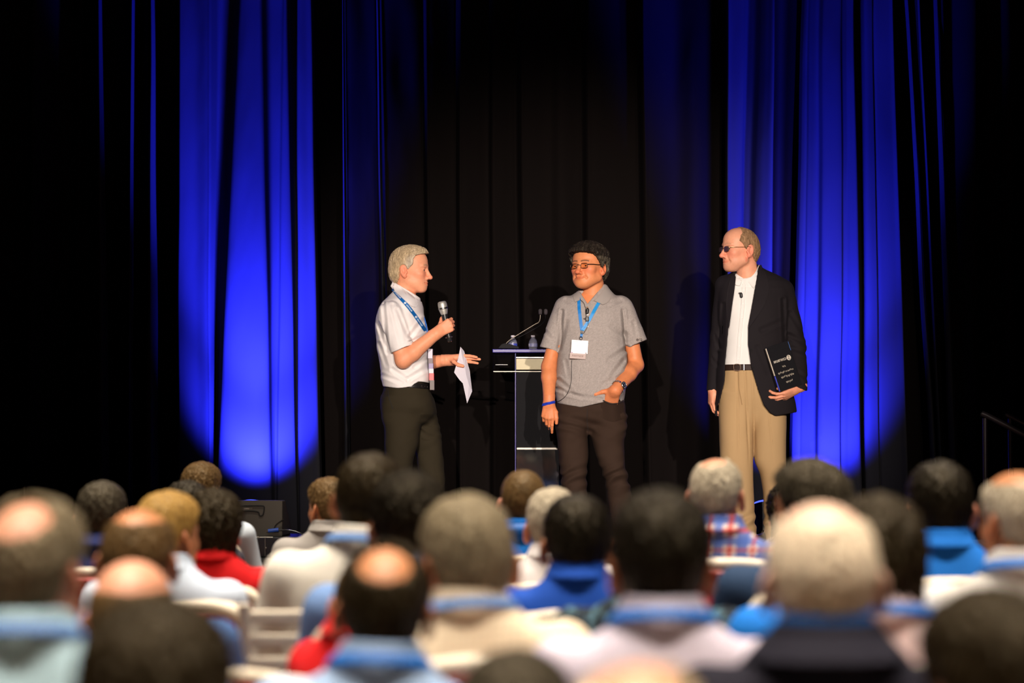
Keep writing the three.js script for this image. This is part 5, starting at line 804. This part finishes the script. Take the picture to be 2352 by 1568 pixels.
  const up = a.clone().sub(b), hgt = up.length(); up.normalize(); const side = c.clone().sub(a); side.sub(up.clone().multiplyScalar(side.dot(up))); const wid = side.length() * 1.12; side.normalize(); const nrm = side.clone().cross(up).normalize();
  pq.quaternion.setFromRotationMatrix(new THREE.Matrix4().makeBasis(side, up, nrm));
  const tw2 = 0.014, glass = mat(lin(0.03, 0.03, 0.035), 0.04, { transmission: 0.6, thickness: 0, ior: 1.5 });
  part(pq, 'panel', box(wid, hgt, tw2, 0.003, wid / 2, hgt / 2, 0), glass);
  const eg = mat(lin(0.62, 0.56, 0.46), 0.25);
  part(pq, 'edge_highlight', box(0.0045, hgt * 0.62, tw2 * 0.7, 0.001, 0.001, hgt * 0.67, 0.004), eg); part(pq, 'edge_highlight', box(0.0045, hgt * 0.34, tw2 * 0.7, 0.001, 0.001, hgt * 0.18, 0.004), mat(lin(0.06, 0.08, 0.6), 0.25)); part(pq, 'edge_highlight', box(0.003, hgt * 0.2, tw2 * 0.6, 0.001, wid - 0.001, hgt * 0.88, 0.003), mat(lin(0.1, 0.25, 0.7), 0.15, { metalness: 0.5 }));  // highlights on the plaque edges, painted into the strip colours
  const txt = canvasTex(512, 768, (g, w, h) => { g.clearRect(0, 0, w, h); g.save(); g.translate(w, 0); g.scale(-1, 1); g.fillStyle = '#cfc8ba'; g.beginPath(); g.arc(86, 200, 52, 0, 7); g.fill(); g.strokeStyle = '#141418'; g.lineWidth = 12; g.beginPath(); g.arc(92, 184, 18, 2, 5.6); g.stroke(); g.beginPath(); g.arc(80, 216, 18, -1, 2.6); g.stroke(); g.font = 'bold 66px sans-serif'; g.fillText('CENTRUM', 150, 224, 310); const r = rng(12), word = (x0, x1, y) => { for (let x = x0; x < x1; x += 17 + r() * 9) g.fillRect(x, y - (r() > 0.7 ? 38 : 28), 11, r() > 0.7 ? 38 : 28); }; g.fillStyle = '#a8a090'; word(222, 290, 350); word(70, 210, 450); word(226, 266, 450); word(284, 330, 450); word(346, 440, 450); word(90, 220, 540); word(238, 400, 540); word(160, 236, 650); word(256, 330, 650); g.restore(); });
  part(pq, 'lettering', new THREE.PlaneGeometry(wid * 0.92, hgt * 0.86).translate(wid / 2, hgt * 0.44, tw2 / 2 + 0.0012), new THREE.MeshPhysicalMaterial({ map: txt, transparent: true, roughness: 0.5 }));
}

// ------------------------------------------------------------------ banquet chairs
const ivory = mat(lin(0.72, 0.64, 0.5), 0.45), redVinyl = mat(lin(0.42, 0.006, 0.015), 0.45);
function roundedPanel(w, h, d, r) { const s = new THREE.Shape(), a = w / 2, b = h / 2; s.moveTo(-a + r, -b); s.lineTo(a - r, -b); s.quadraticCurveTo(a, -b, a, -b + r); s.lineTo(a, b - r); s.quadraticCurveTo(a, b, a - r, b); s.lineTo(-a + r, b); s.quadraticCurveTo(-a, b, -a, b - r); s.lineTo(-a, -b + r); s.quadraticCurveTo(-a, -b, -a + r, -b); return new THREE.ExtrudeGeometry(s, { depth: d, bevelEnabled: true, bevelSize: 0.008, bevelThickness: 0.008, bevelSegments: 3, curveSegments: 8 }).translate(0, 0, -d / 2); }
function chairProto(slats) {
  const t = new THREE.Group();
  const arch = []; for (let i = 0; i <= 16; i++) { const a = Math.PI * i / 16, c = Math.cos(a), s = Math.sin(a); arch.push(V(-0.2 * Math.sign(c) * Math.pow(Math.abs(c), 0.62), 0.86 + 0.12 * Math.pow(s, 0.8), -0.245 - 0.02 * s)); }
  if (slats) for (const s of [-1, 1]) part(t, 'back_post', rod([s * 0.19, 0.34, -0.2], [s * 0.2, 0.93, -0.245], 0.018, 0.016, 12), ivory);
  else part(t, 'back_frame', tube([V(-0.19, 0.34, -0.2), V(-0.198, 0.65, -0.225), ...arch, V(0.198, 0.65, -0.225), V(0.19, 0.34, -0.2)], 0.019, 90, 10), ivory);
  if (slats) for (const y of [0.9, 0.845, 0.79, 0.735, 0.68]) part(t, 'back_slat', box(0.4, 0.032, 0.02, 0.008, 0, y, -0.24), ivory);
  else { part(t, 'back_pad', roundedPanel(0.35, 0.39, 0.03, 0.07).rotateX(0.07).translate(0, 0.755, -0.236), redVinyl); part(t, 'back_panel', roundedPanel(0.35, 0.36, 0.006, 0.06).rotateX(0.07).translate(0, 0.8, -0.226), ivory); }
  part(t, 'seat', box(0.44, 0.06, 0.43, 0.025, 0, 0.385, 0), slats ? ivory : redVinyl);
  part(t, 'seat_rail', box(0.43, 0.035, 0.42, 0.01, 0, 0.34, 0), ivory);
  for (const [x, z] of [[-0.19, 0.19], [0.19, 0.19], [-0.19, -0.2], [0.19, -0.2]]) part(t, 'leg', rod([x, 0.34, z], [x * 1.05, 0, z * 1.12], 0.019, 0.014, 10), ivory);
  return t;
}
const padChair = chairProto(false), slatChair = chairProto(true);

// ------------------------------------------------------------------ seated people, seen from behind
const SEAT = (() => {                                               // one figure, 1.33 m to the crown when seated, facing +z
  const torso = loft([[0.46, -0.15, 0.15, -0.01, 0.1], [0.6, -0.135, 0.135, -0.01, 0.09], [0.8, -0.145, 0.145, -0.02, 0.088], [0.94, -0.16, 0.16, -0.03, 0.085], [0.985, -0.155, 0.155, -0.035, 0.07], [1.02, -0.12, 0.12, -0.04, 0.056], [1.075, -0.07, 0.07, -0.04, 0.05]], 2.3);
  const arms = [-1, 1].map((s) => U(0.02, cap([s * 0.18, 0.965, -0.035], [s * 0.225, 0.745, 0.02], 0.044, 0.042), cap([s * 0.225, 0.745, 0.02], [s * 0.12, 0.635, 0.25], 0.042, 0.03)));
  const legs = [-1, 1].map((s) => U(0.02, cap([s * 0.085, 0.53, 0.0], [s * 0.12, 0.52, 0.42], 0.075, 0.055), cap([s * 0.12, 0.52, 0.42], [s * 0.12, 0.09, 0.44], 0.052, 0.035), cap([s * 0.12, 0.05, 0.43], [s * 0.13, 0.035, 0.56], 0.034, 0.028)));
  const neck = cap([0, 1.17, -0.012], [0, 1.03, -0.045], 0.052, 0.058);
  const bodyF = (x, y, z) => smin(Math.min(smin(torso(x, y, z), Math.min(arms[0](x, y, z), arms[1](x, y, z)), 0.03), Math.min(legs[0](x, y, z), legs[1](x, y, z))), neck(x, y, z), 0.04);
  const skinV = (x, y, z, o) => { const n = 1 + 0.06 * noise(x * 40, y * 40, z * 40); o[0] = n; o[1] = n; o[2] = n; };
  const hands = [-1, 1].map((s) => ({ f: handField(V(s * 0.12, 0.635, 0.25), [-s * 0.35, -0.12, 0.95], [0, 1, 0.1], [-s, 0, -0.3], { k: 0.95 }), c: [s * 0.1, 0.62, 0.33] }));
  const base = joined([netMesh(bodyF, [-0.3, 0.0, -0.16], [0.3, 1.2, 0.62], 0.012, skinV), ...hands.map((h) => netMesh(h.f, h.c.map((v) => v - 0.13), h.c.map((v) => v + 0.13), 0.0055, skinV))]);
  const trunk = loft([[0.47, -0.19, 0.19, -0.005, 0.135], [0.6, -0.175, 0.175, -0.005, 0.128], [0.8, -0.182, 0.182, -0.02, 0.12], [0.92, -0.198, 0.198, -0.03, 0.114], [0.975, -0.2, 0.2, -0.035, 0.102], [1.015, -0.172, 0.172, -0.04, 0.086], [1.048, -0.122, 0.122, -0.042, 0.073], [1.085, -0.078, 0.078, -0.038, 0.066], [1.1, -0.068, 0.068, -0.034, 0.06]], 2.3);
  const slL = (q) => [-1, 1].map((s) => U(0.02, cap([s * 0.183, 0.978, -0.035], [s * 0.228, 0.745, 0.02], 0.062, 0.058), q ? cap([s * 0.228, 0.745, 0.02], [s * 0.135, 0.645, 0.22], 0.058, 0.044) : cap([s * 0.228, 0.745, 0.02], [s * 0.228, 0.74, 0.02], 0.058, 0.058)));
  const wr = wrinkle(0.004, 6, 9, 7), mk = (long) => { const sl = slL(long); const f = (x, y, z) => { let a = Math.min(sl[0](x, y, z), sl[1](x, y, z)); if (!long) a = smax(a, 0.8 - y, 0.008); else a = smax(a, z - 0.225, 0.008); return smin(trunk(x, y, z), a, 0.03) + wr(x, y, z); }; return f; };
  const shortF = mk(false), longF = mk(true);
  const shirtG = (f) => netMesh(f, [-0.33, 0.44, -0.2], [0.33, 1.13, 0.3], 0.0105);
  const cone = cap([0, 1.17, -0.012], [0, 1.03, -0.042], 0.057, 0.066);
  const collarF = (x, y, z) => { const d = Math.abs(cone(x, y, z) - 0.01 - Math.max(0, (1.1 - y) * 0.42)) - 0.006, t = 1.118 - Math.max(0, z + 0.06) * 0.35; return smax(d, Math.max(y - t, t - 0.05 - y, z - 0.06), 0.006); };
  const coatCollarF = (x, y, z) => { const d = Math.abs(cone(x, y, z) - 0.021 - Math.max(0, (1.09 - y) * 0.8)) - 0.008, t = 1.106 - Math.max(0, z + 0.06) * 0.5; return smax(d, Math.max(y - t, t - 0.06 - y, z - 0.05), 0.006); };
  const trouF = U(0.03, loft([[0.455, -0.19, 0.19, 0.0, 0.15], [0.53, -0.185, 0.185, 0.0, 0.148], [0.6, -0.18, 0.18, 0, 0.14]], 2.4), ...[-1, 1].flatMap((s) => [cap([s * 0.09, 0.535, 0.0], [s * 0.12, 0.535, 0.42], 0.095, 0.075), cap([s * 0.12, 0.53, 0.42], [s * 0.12, 0.1, 0.44], 0.072, 0.062)])), trouC = (x, y, z) => smax(trouF(x, y, z), 0.075 - y, 0.006) + wr(x, y, z);
  // lanyard band: round the neck, down both sides of the chest
  const pts = [], n = 40; for (let i = 0; i <= n; i++) { const a = (i / n * 2 - 1) * Math.PI, b = Math.abs(a); const k = Math.max(0, (b - 1.7) / 1.44); pts.push({ p: V(Math.sin(a) * 0.088 * (1 - k * k), 1.09 - 0.02 * b * b * 0.4 - k * 0.3, -0.036 - Math.cos(a) * 0.075 + k * 0.085) }); }
  const P = [], I = []; pts.forEach(({ p }, i) => { const o = V(p.x, 0, p.z + 0.036).normalize(), up = V(0, 1, 0).addScaledVector(o, -0.6).normalize(); for (const [w, t] of [[0.011, 0.004], [0.011, 0], [-0.011, 0], [-0.011, 0.004]]) { const q = p.clone().addScaledVector(up, w).addScaledVector(o, t + 0.006); P.push(q.x, q.y, q.z); } if (i) for (let j = 0; j < 4; j++) { const a = (i - 1) * 4 + j, b = (i - 1) * 4 + (j + 1) % 4; I.push(a, b, b + 4, a, b + 4, a + 4); } });
  const lg = new THREE.BufferGeometry(); lg.setAttribute('position', new THREE.Float32BufferAttribute(P, 3)); lg.setIndex(I); lg.computeVertexNormals();
  const shoes = [-1, 1].map((s) => netMesh(shoeField(s * 0.12, 0.44, -Math.PI / 2 + s * 0.08, 0.29), [s * 0.12 - 0.1, -0.01, 0.34], [s * 0.12 + 0.1, 0.13, 0.72], 0.009));
  return { base, shirt: { short: shirtG(shortF), long: shirtG(longF) }, collar: netMesh(collarF, [-0.14, 0.98, -0.16], [0.14, 1.14, 0.09], 0.005), coatCollar: netMesh(coatCollarF, [-0.16, 0.96, -0.18], [0.16, 1.12, 0.08], 0.006), trousers: netMesh(trouC, [-0.25, 0.05, -0.2], [0.25, 0.68, 0.56], 0.012), lanyard: lg, shoes };
})();
const HAIR = {
  short: { hair: 0.009, hairTop: 0.016, strand: 0.0035 }, thick: { hair: 0.015, hairTop: 0.022, strand: 0.005 }, buzz: { hair: 0.004, hairTop: 0.005, strand: 0.002 },
  crown: { hair: 0.009, hairTop: 0.012, strand: 0.005, bare: [[0, 0.115, -0.062], [0.054, 0.06, 0.054]], ragged: 0.01 }, fringe: { hair: 0.007, hairTop: 0.006, strand: 0.004, bare: [[0, 0.135, 0.01], [0.066, 0.06, 0.105]] },
  bald: { hair: 0.004, hairTop: 0.004, strand: 0.002, bare: [[0, 0.14, 0.0], [0.1, 0.09, 0.14]] },
  thin: { hair: 0.006, hairTop: 0.007, strand: 0.004, bare: [[0.01, 0.125, -0.02], [0.045, 0.034, 0.06]] },
  long: { hair: 0.016, hairTop: 0.02, strand: 0.007, nape: -0.215, hairExtra: ell([0, -0.1, -0.056], [0.083, 0.15, 0.052]), hairline: [[-0.3, 0.0], [-0.03, 0.01], [0.03, 0.03], [0.055, 0.04], [0.078, 0.05], [0.094, 0.08], [0.11, 0.12], [0.3, 0.3]] },
};
const headCache = {};
function seatedHead(type) {
  if (headCache[type]) return headCache[type];
  const hf = headFields({ taper: type === 'long' ? 0 : 0.7, earOut: type === 'long' ? 0 : 0.008, earTurn: type === 'long' ? 0 : 0.5, jaw: 0.84, nape: -0.062, ...HAIR[type], skin: [1, 1, 1], flush: 0.6, hairColor: [1, 1, 1], hairVar: 0.45 }), nk = cap([0, -0.03, -0.012], [0, -0.15, -0.042], 0.0525, 0.057);
  const f = (x, y, z) => smin(hf.headOnly(x, y, z), nk(x, y, z), 0.022);
  return headCache[type] = { skin: netMesh(f, [-0.1, -0.16, -0.15], [0.1, 0.145, 0.14], 0.0052, (x, y, z, o) => hf.colour(x, y, z, o)), hair: netMesh(hf.hair, [-0.13, type === 'long' ? -0.27 : -0.12, -0.16], [0.13, 0.19, 0.14], type === 'long' ? 0.006 : 0.0048, hf.hairColour) };
}
const plaid = canvasTex(256, 256, (g, w, h) => { g.fillStyle = '#d9c9c4'; g.fillRect(0, 0, w, h); g.globalAlpha = 0.75; for (const [p, q, c] of [[0, 70, '#3c56a8'], [96, 26, '#c8423c'], [150, 50, '#4664b4'], [220, 16, '#b43c38']]) { g.fillStyle = c; g.fillRect(p, 0, q, h); g.fillRect(0, p, w, q); } });
plaid.wrapS = plaid.wrapT = THREE.RepeatWrapping; plaid.repeat.set(8, 8);
function speckle(cols, seed, rep) { const t = canvasTex(256, 256, (g, w, h) => { const r = rng(seed); g.fillStyle = cols[0]; g.fillRect(0, 0, w, h); for (let i = 0; i < 260; i++) { g.fillStyle = cols[1 + Math.floor(r() * (cols.length - 1))]; g.beginPath(); g.ellipse(r() * w, r() * h, 6 + r() * 16, 4 + r() * 10, r() * 3, 0, 7); g.fill(); } }); t.wrapS = t.wrapT = THREE.RepeatWrapping; t.repeat.set(rep, rep); return t; }
const camo = speckle(['#15181c', '#0c0e12', '#25303a', '#4a6a78', '#1c2026'], 4, 5), knit = speckle(['#8a8280', '#5a5250', '#c8c0bc', '#3c3634', '#b0a8a4'], 6, 10);
const check = canvasTex(64, 64, (g, w, h) => { g.fillStyle = '#e2d2b8'; g.fillRect(0, 0, w, h); g.fillStyle = '#c4b294'; g.fillRect(0, 0, w, 6); g.fillRect(0, 0, 6, h); }); check.wrapS = check.wrapT = THREE.RepeatWrapping; check.repeat.set(70, 70);
const SK = { fair: lin(0.58, 0.26, 0.155), tan: lin(0.46, 0.185, 0.075), brown: lin(0.3, 0.13, 0.06), pale: lin(0.78, 0.54, 0.4) };
const HC = { black: lin(0.006, 0.0046, 0.003), dark: lin(0.014, 0.0095, 0.0045), brown: lin(0.085, 0.05, 0.02), grey: lin(0.15, 0.12, 0.075), silver: lin(0.36, 0.31, 0.23), gold: lin(0.26, 0.15, 0.04), sand: lin(0.33, 0.24, 0.14), white: lin(0.72, 0.6, 0.44), greydark: lin(0.034, 0.028, 0.019) };
const darkTrouser = cloth(lin(0.02, 0.02, 0.025)), khakiTrouser = cloth(lin(0.2, 0.15, 0.09)), denim = cloth(lin(0.03, 0.05, 0.11));
const shirtMats = new Map();
function shirtMat(c) { if (c.isTexture) { if (!shirtMats.has(c)) shirtMats.set(c, cloth(0xffffff, { map: c })); return shirtMats.get(c); } const k = c.join(); if (!shirtMats.has(k)) shirtMats.set(k, cloth(lin(...c))); return shirtMats.get(k); }
const lanMats = { blue: mat(lin(0.005, 0.13, 0.5), 0.5), soft: mat(lin(0.1, 0.22, 0.5), 0.6) };
/** cx, top: picture place of the crown; d: depth; o: looks */
function sitter(cx, topY, d, type, hairC, skinC, shirtC, label, o = {}) {
  const p = at(cx, topY, d), k = p.y / (1.282 - (o.drop ?? 0) + (HAIR[type].hairTop ?? 0.01)), turn = (o.turn ?? 0) * Math.PI / 180, root = thing('person', label, 'person', [0, 0, 0], 0), wide = o.wide ?? 1, hs = (o.head ?? 1) / k;
  const lean = o.lean ?? 0, tilt = -Math.asin(lean / p.y), body = (o.body ?? 0) * Math.PI / 180;
  root.position.set(p.x - lean, 0, -d);
  root.quaternion.setFromEuler(new THREE.Euler(0, 0, tilt)).multiply(new THREE.Quaternion().setFromAxisAngle(V(0, 1, 0), Math.PI - body));
  root.scale.set(k * wide, k, k);
  const h = seatedHead(type), T = new THREE.Matrix4().compose(V(0, 1.152 + (1 - hs) * 0.13 - (o.drop ?? 0), 0.012 + (o.drop ?? 0) * 0.7), new THREE.Quaternion().setFromEuler(new THREE.Euler((o.nod ?? 0) * Math.PI / 180, body - turn, (o.roll ?? 0) * Math.PI / 180, 'YXZ')), V(hs / wide, hs, hs));
  const sm = new THREE.MeshPhysicalMaterial({ color: skinC, vertexColors: true, roughness: 0.5 }), hm = new THREE.MeshPhysicalMaterial({ color: hairC, vertexColors: true, roughness: o.gloss ?? 0.42, specularIntensity: 0.25, specularColor: lin(1, 0.8, 0.46) });
  part(root, 'body', joined([SEAT.base, h.skin.clone().applyMatrix4(T)]), sm);
  if (!o.noHair) part(root, 'hair', h.hair.clone().applyMatrix4(T), hm);
  const m = shirtMat(shirtC), sh = part(root, o.coat ? 'jacket' : 'shirt', SEAT.shirt[o.long ? 'long' : 'short'], m);
  part(sh, 'collar', o.coat ? SEAT.coatCollar : SEAT.collar, m);
  if (o.coat) part(root, 'shirt_collar', SEAT.collar, shirtMat([0.01, 0.12, 0.42]), 'bright blue shirt collar');
  if (o.lan) part(root, 'lanyard', SEAT.lanyard, lanMats[o.lan], 'blue lanyard round the neck');
  part(root, 'trousers', SEAT.trousers, o.trousers ?? darkTrouser);
  for (const g of SEAT.shoes) part(root, 'shoe', g, shoeMat);
  if (o.chair !== null) {
    const c = (o.slat ? slatChair : padChair).clone(); c.name = numbered('banquet_chair'); scene.add(c);
    const cs = o.chairAt ?? [0, 0]; c.position.set(p.x - lean + cs[0], 0, -d + 0.02 + cs[1]); c.rotation.y = Math.PI - body; c.scale.setScalar(k);
    tag(c, o.chair, 'chair', 'banquet chairs in the audience');
  }
  return root;
}
const D_ = (s) => F / s;
// last row, nearest the camera, then row by row towards the stage
sitter(355, 1372, 3.13, 'thick', HC.dark, SK.tan, [0.03, 0.03, 0.035], 'person with big dark brown hair cut off by the picture edge under a bald man', { head: 1.04, chair: 'ivory chair under the big dark-haired person with the bald man just beyond' });
sitter(1470, 1524, 2.8, 'thin', HC.sand, SK.fair, [0.3, 0.24, 0.16], 'sandy-grey haired person of whom only the crown shows at the lower edge', { chair: 'ivory chair of the sandy-haired person at the lower edge' });
sitter(1185, 1496, 3.75, 'short', HC.greydark, SK.tan, [0.05, 0.05, 0.06], 'dark olive-haired person showing only a crown below the cream checked shirt', { chair: 'ivory chair of the olive-haired person below the cream checked shirt' });
sitter(2285, 1352, 3.38, 'thick', HC.dark, SK.brown, [0.06, 0.012, 0.014], 'dark brown-haired person in the lower corner below a white shoulder', { head: 1.03, turn: -12, chair: 'ivory chair of the dark-haired person in the corner below the white shoulder' });
sitter(1890, 1150, 4.1, 'fringe', HC.white, SK.pale, [0.01, 0.009, 0.018], 'large white-haired balding man in a dark navy jacket with a blue collar', { coat: true, long: true, lan: 'blue', head: 1.06, chair: 'ivory chair under the white-haired man in the navy jacket' });
sitter(72, 1140, 4.3, 'crown', HC.grey, SK.fair, [0.42, 0.6, 0.68], 'balding grey-haired man in a pale aqua shirt at the picture edge', { lan: 'soft', turn: 12, chair: 'ivory chair under the balding man in the pale aqua shirt' });
sitter(888, 1245, 4.6, 'crown', HC.dark, SK.tan, [0.3, 0.42, 0.62], 'dark-haired man with a round bald spot at the back of his head', { lan: 'blue', head: 0.96, lean: 0.05, chair: 'ivory chair whose rounded top shows below the red shirt', chairAt: [-0.06, 0] });
sitter(1518, 1125, 4.75, 'thick', HC.black, SK.tan, [0.55, 0.5, 0.6], 'man with thick black hair in a pale lavender shirt with a blue lanyard', { lan: 'blue', head: 1.02, long: true, chair: 'ivory chair whose rounded top shows below the lavender shirt' });
sitter(300, 1285, 5.0, 'bald', HC.brown, SK.fair, [0.05, 0.08, 0.18], 'man with a shiny bald crown behind the big dark-haired head', { chair: 'ivory chair under the man with the shiny bald crown' });
sitter(2020, 1136, 5.05, 'long', HC.dark, SK.tan, [0.66, 0.5, 0.5], 'dark-haired person in a pale pink shirt with a blue lanyard beside the white-haired man', { lan: 'blue', chair: 'ivory chair under the pale pink shirt' });
sitter(850, 1262, 5.75, 'short', HC.brown, SK.fair, [0.62, 0.01, 0.012], 'person in a bright red shirt mostly hidden by the man with the bald spot', { lean: 0.06, wide: 0.82, body: 45, turn: 20, drop: 0.03, nod: 25, chair: 'ivory chair of the person in the bright red shirt' });
sitter(1066, 1135, 5.25, 'short', HC.grey, SK.tan, check, 'grey-haired man in a cream checked shirt with a soft blue lanyard', { lan: 'soft', head: 1.08, lean: -0.07, turn: -14, chair: 'ivory chair under the cream checked shirt' });
sitter(316, 1166, 5.85, 'fringe', HC.brown, SK.tan, [0.08, 0.17, 0.4], 'balding brown-haired man in a blue shirt in front of a golden-haired head', { chair: 'ivory chair under the balding man in the blue shirt' });
sitter(937, 1080, 6.25, 'thick', HC.black, SK.tan, [0.16, 0.27, 0.52], 'black-haired person in a faded blue shirt before the man in the white jacket', { long: true, chair: 'ivory chair under the faded blue shirt' });
sitter(1912, 1160, 5.9, 'short', HC.brown, SK.fair, [0.01, 0.17, 0.62], 'person in a vivid blue shirt hidden behind the white-haired man', { drop: 0.03, nod: 32, chair: 'ivory chair under the vivid blue shirt behind the white-haired man' });
sitter(1492, 1140, 6.05, 'short', HC.dark, SK.tan, camo, 'person in a dark camouflage patterned shirt behind the lavender shirt', { long: true, chair: 'ivory chair under the dark camouflage shirt' });
sitter(2342, 1080, 6.0, 'fringe', HC.silver, SK.tan, [0.7, 0.68, 0.64], 'tanned man with cropped silver hair in a white shirt with a blue lanyard', { lan: 'blue', long: true, turn: -18, chair: 'ivory chair under the silver-haired man in white' });
sitter(855, 1035, 6.9, 'short', HC.dark, SK.tan, [0.72, 0.68, 0.6], 'dark-haired man in an off-white jacket leaning over his chair', { lan: 'soft', long: true, lean: 0.11, turn: 14, slat: true, chair: 'white slat-back chair under the man in the off-white jacket', chairAt: [0.01, 0] });
sitter(1865, 1050, 6.72, 'thick', HC.greydark, SK.tan, [0.02, 0.045, 0.1], 'man with full dark greying hair in a navy shirt before the blue drapes', { turn: -35, long: true, chair: 'ivory chair with a red pad beside the navy shirt' });
sitter(2160, 1058, 7.3, 'short', HC.black, SK.fair, [0.012, 0.16, 0.6], 'black-haired man with pink ears in a bright blue shirt near the stair', { long: true, head: 1.07, chair: 'ivory chair whose rounded top shows below the bright blue shirt near the stair' });
sitter(1325, 1135, 7.0, 'short', HC.black, SK.tan, [0.008, 0.06, 0.36], 'black-haired man with both ears showing in a royal blue shirt', { chair: 'ivory chair with a red pad below the royal blue shirt', head: 1.06 });
sitter(383, 1128, 7.45, 'short', HC.gold, SK.tan, [0.5, 0.58, 0.7], 'golden-brown haired man in a pale blue shirt', { turn: 28, chairAt: [0.08, 0], chair: 'red padded chair under the pale blue shirt' });
sitter(1645, 1050, 8.2, 'thin', HC.silver, SK.fair, plaid, 'silver-blond haired man in a blue, red and white plaid shirt', { long: true, turn: 10, chair: 'ivory chair with a red pad beside the plaid shirt' });
sitter(1270, 1120, 8.4, 'short', HC.silver, SK.fair, [0.78, 0.74, 0.74], 'grey-haired man in a plain white shirt half hidden by black hair', { long: true, chair: 'ivory chair under the plain white shirt' });
sitter(492, 1122, 8.4, 'long', HC.dark, SK.fair, [0.62, 0.008, 0.01], 'woman with long dark brown hair in a bright red sweater', { long: true, wide: 0.95, chair: 'red padded chair under the bright red sweater' });
sitter(232, 1105, 9.15, 'short', HC.greydark, SK.fair, [0.02, 0.03, 0.12], 'person with dark grey hair and a small light whorl at the crown', { chair: 'ivory chair of the person with the light whorl in grey hair' });
sitter(1202, 1080, 9.3, 'buzz', HC.brown, SK.fair, [0.008, 0.15, 0.55], 'man with closely cropped brown hair and pink neck in a bright blue shirt', { lan: 'blue', chair: 'ivory chair under the man with cropped brown hair' });
sitter(428, 1104, 10.0, 'thick', HC.black, SK.tan, [0.03, 0.03, 0.04], 'person with black hair between the golden-haired and the light brown heads', { chair: 'ivory chair of the black-haired person beyond the golden-haired man' });
sitter(757, 1096, 10.7, 'short', HC.brown, SK.tan, [0.3, 0.28, 0.26], 'brown-haired person with a tanned cheek beside the off-white jacket', { turn: -32, chair: 'ivory chair of the brown-haired person beside the off-white jacket' });
sitter(1812, 1108, 10.8, 'long', HC.black, SK.fair, knit, 'woman with long black hair in a grey flecked top beyond the navy shirt', { wide: 0.92, chair: 'ivory chair under the grey flecked top' });
sitter(461, 1060, 11.3, 'short', HC.brown, SK.fair, [0.55, 0.62, 0.7], 'light brown-haired man in front of the blue drape near the floor monitor', { chair: 'ivory chair of the light brown-haired man near the floor monitor', turn: 12 });

renderer.render(scene, camera);
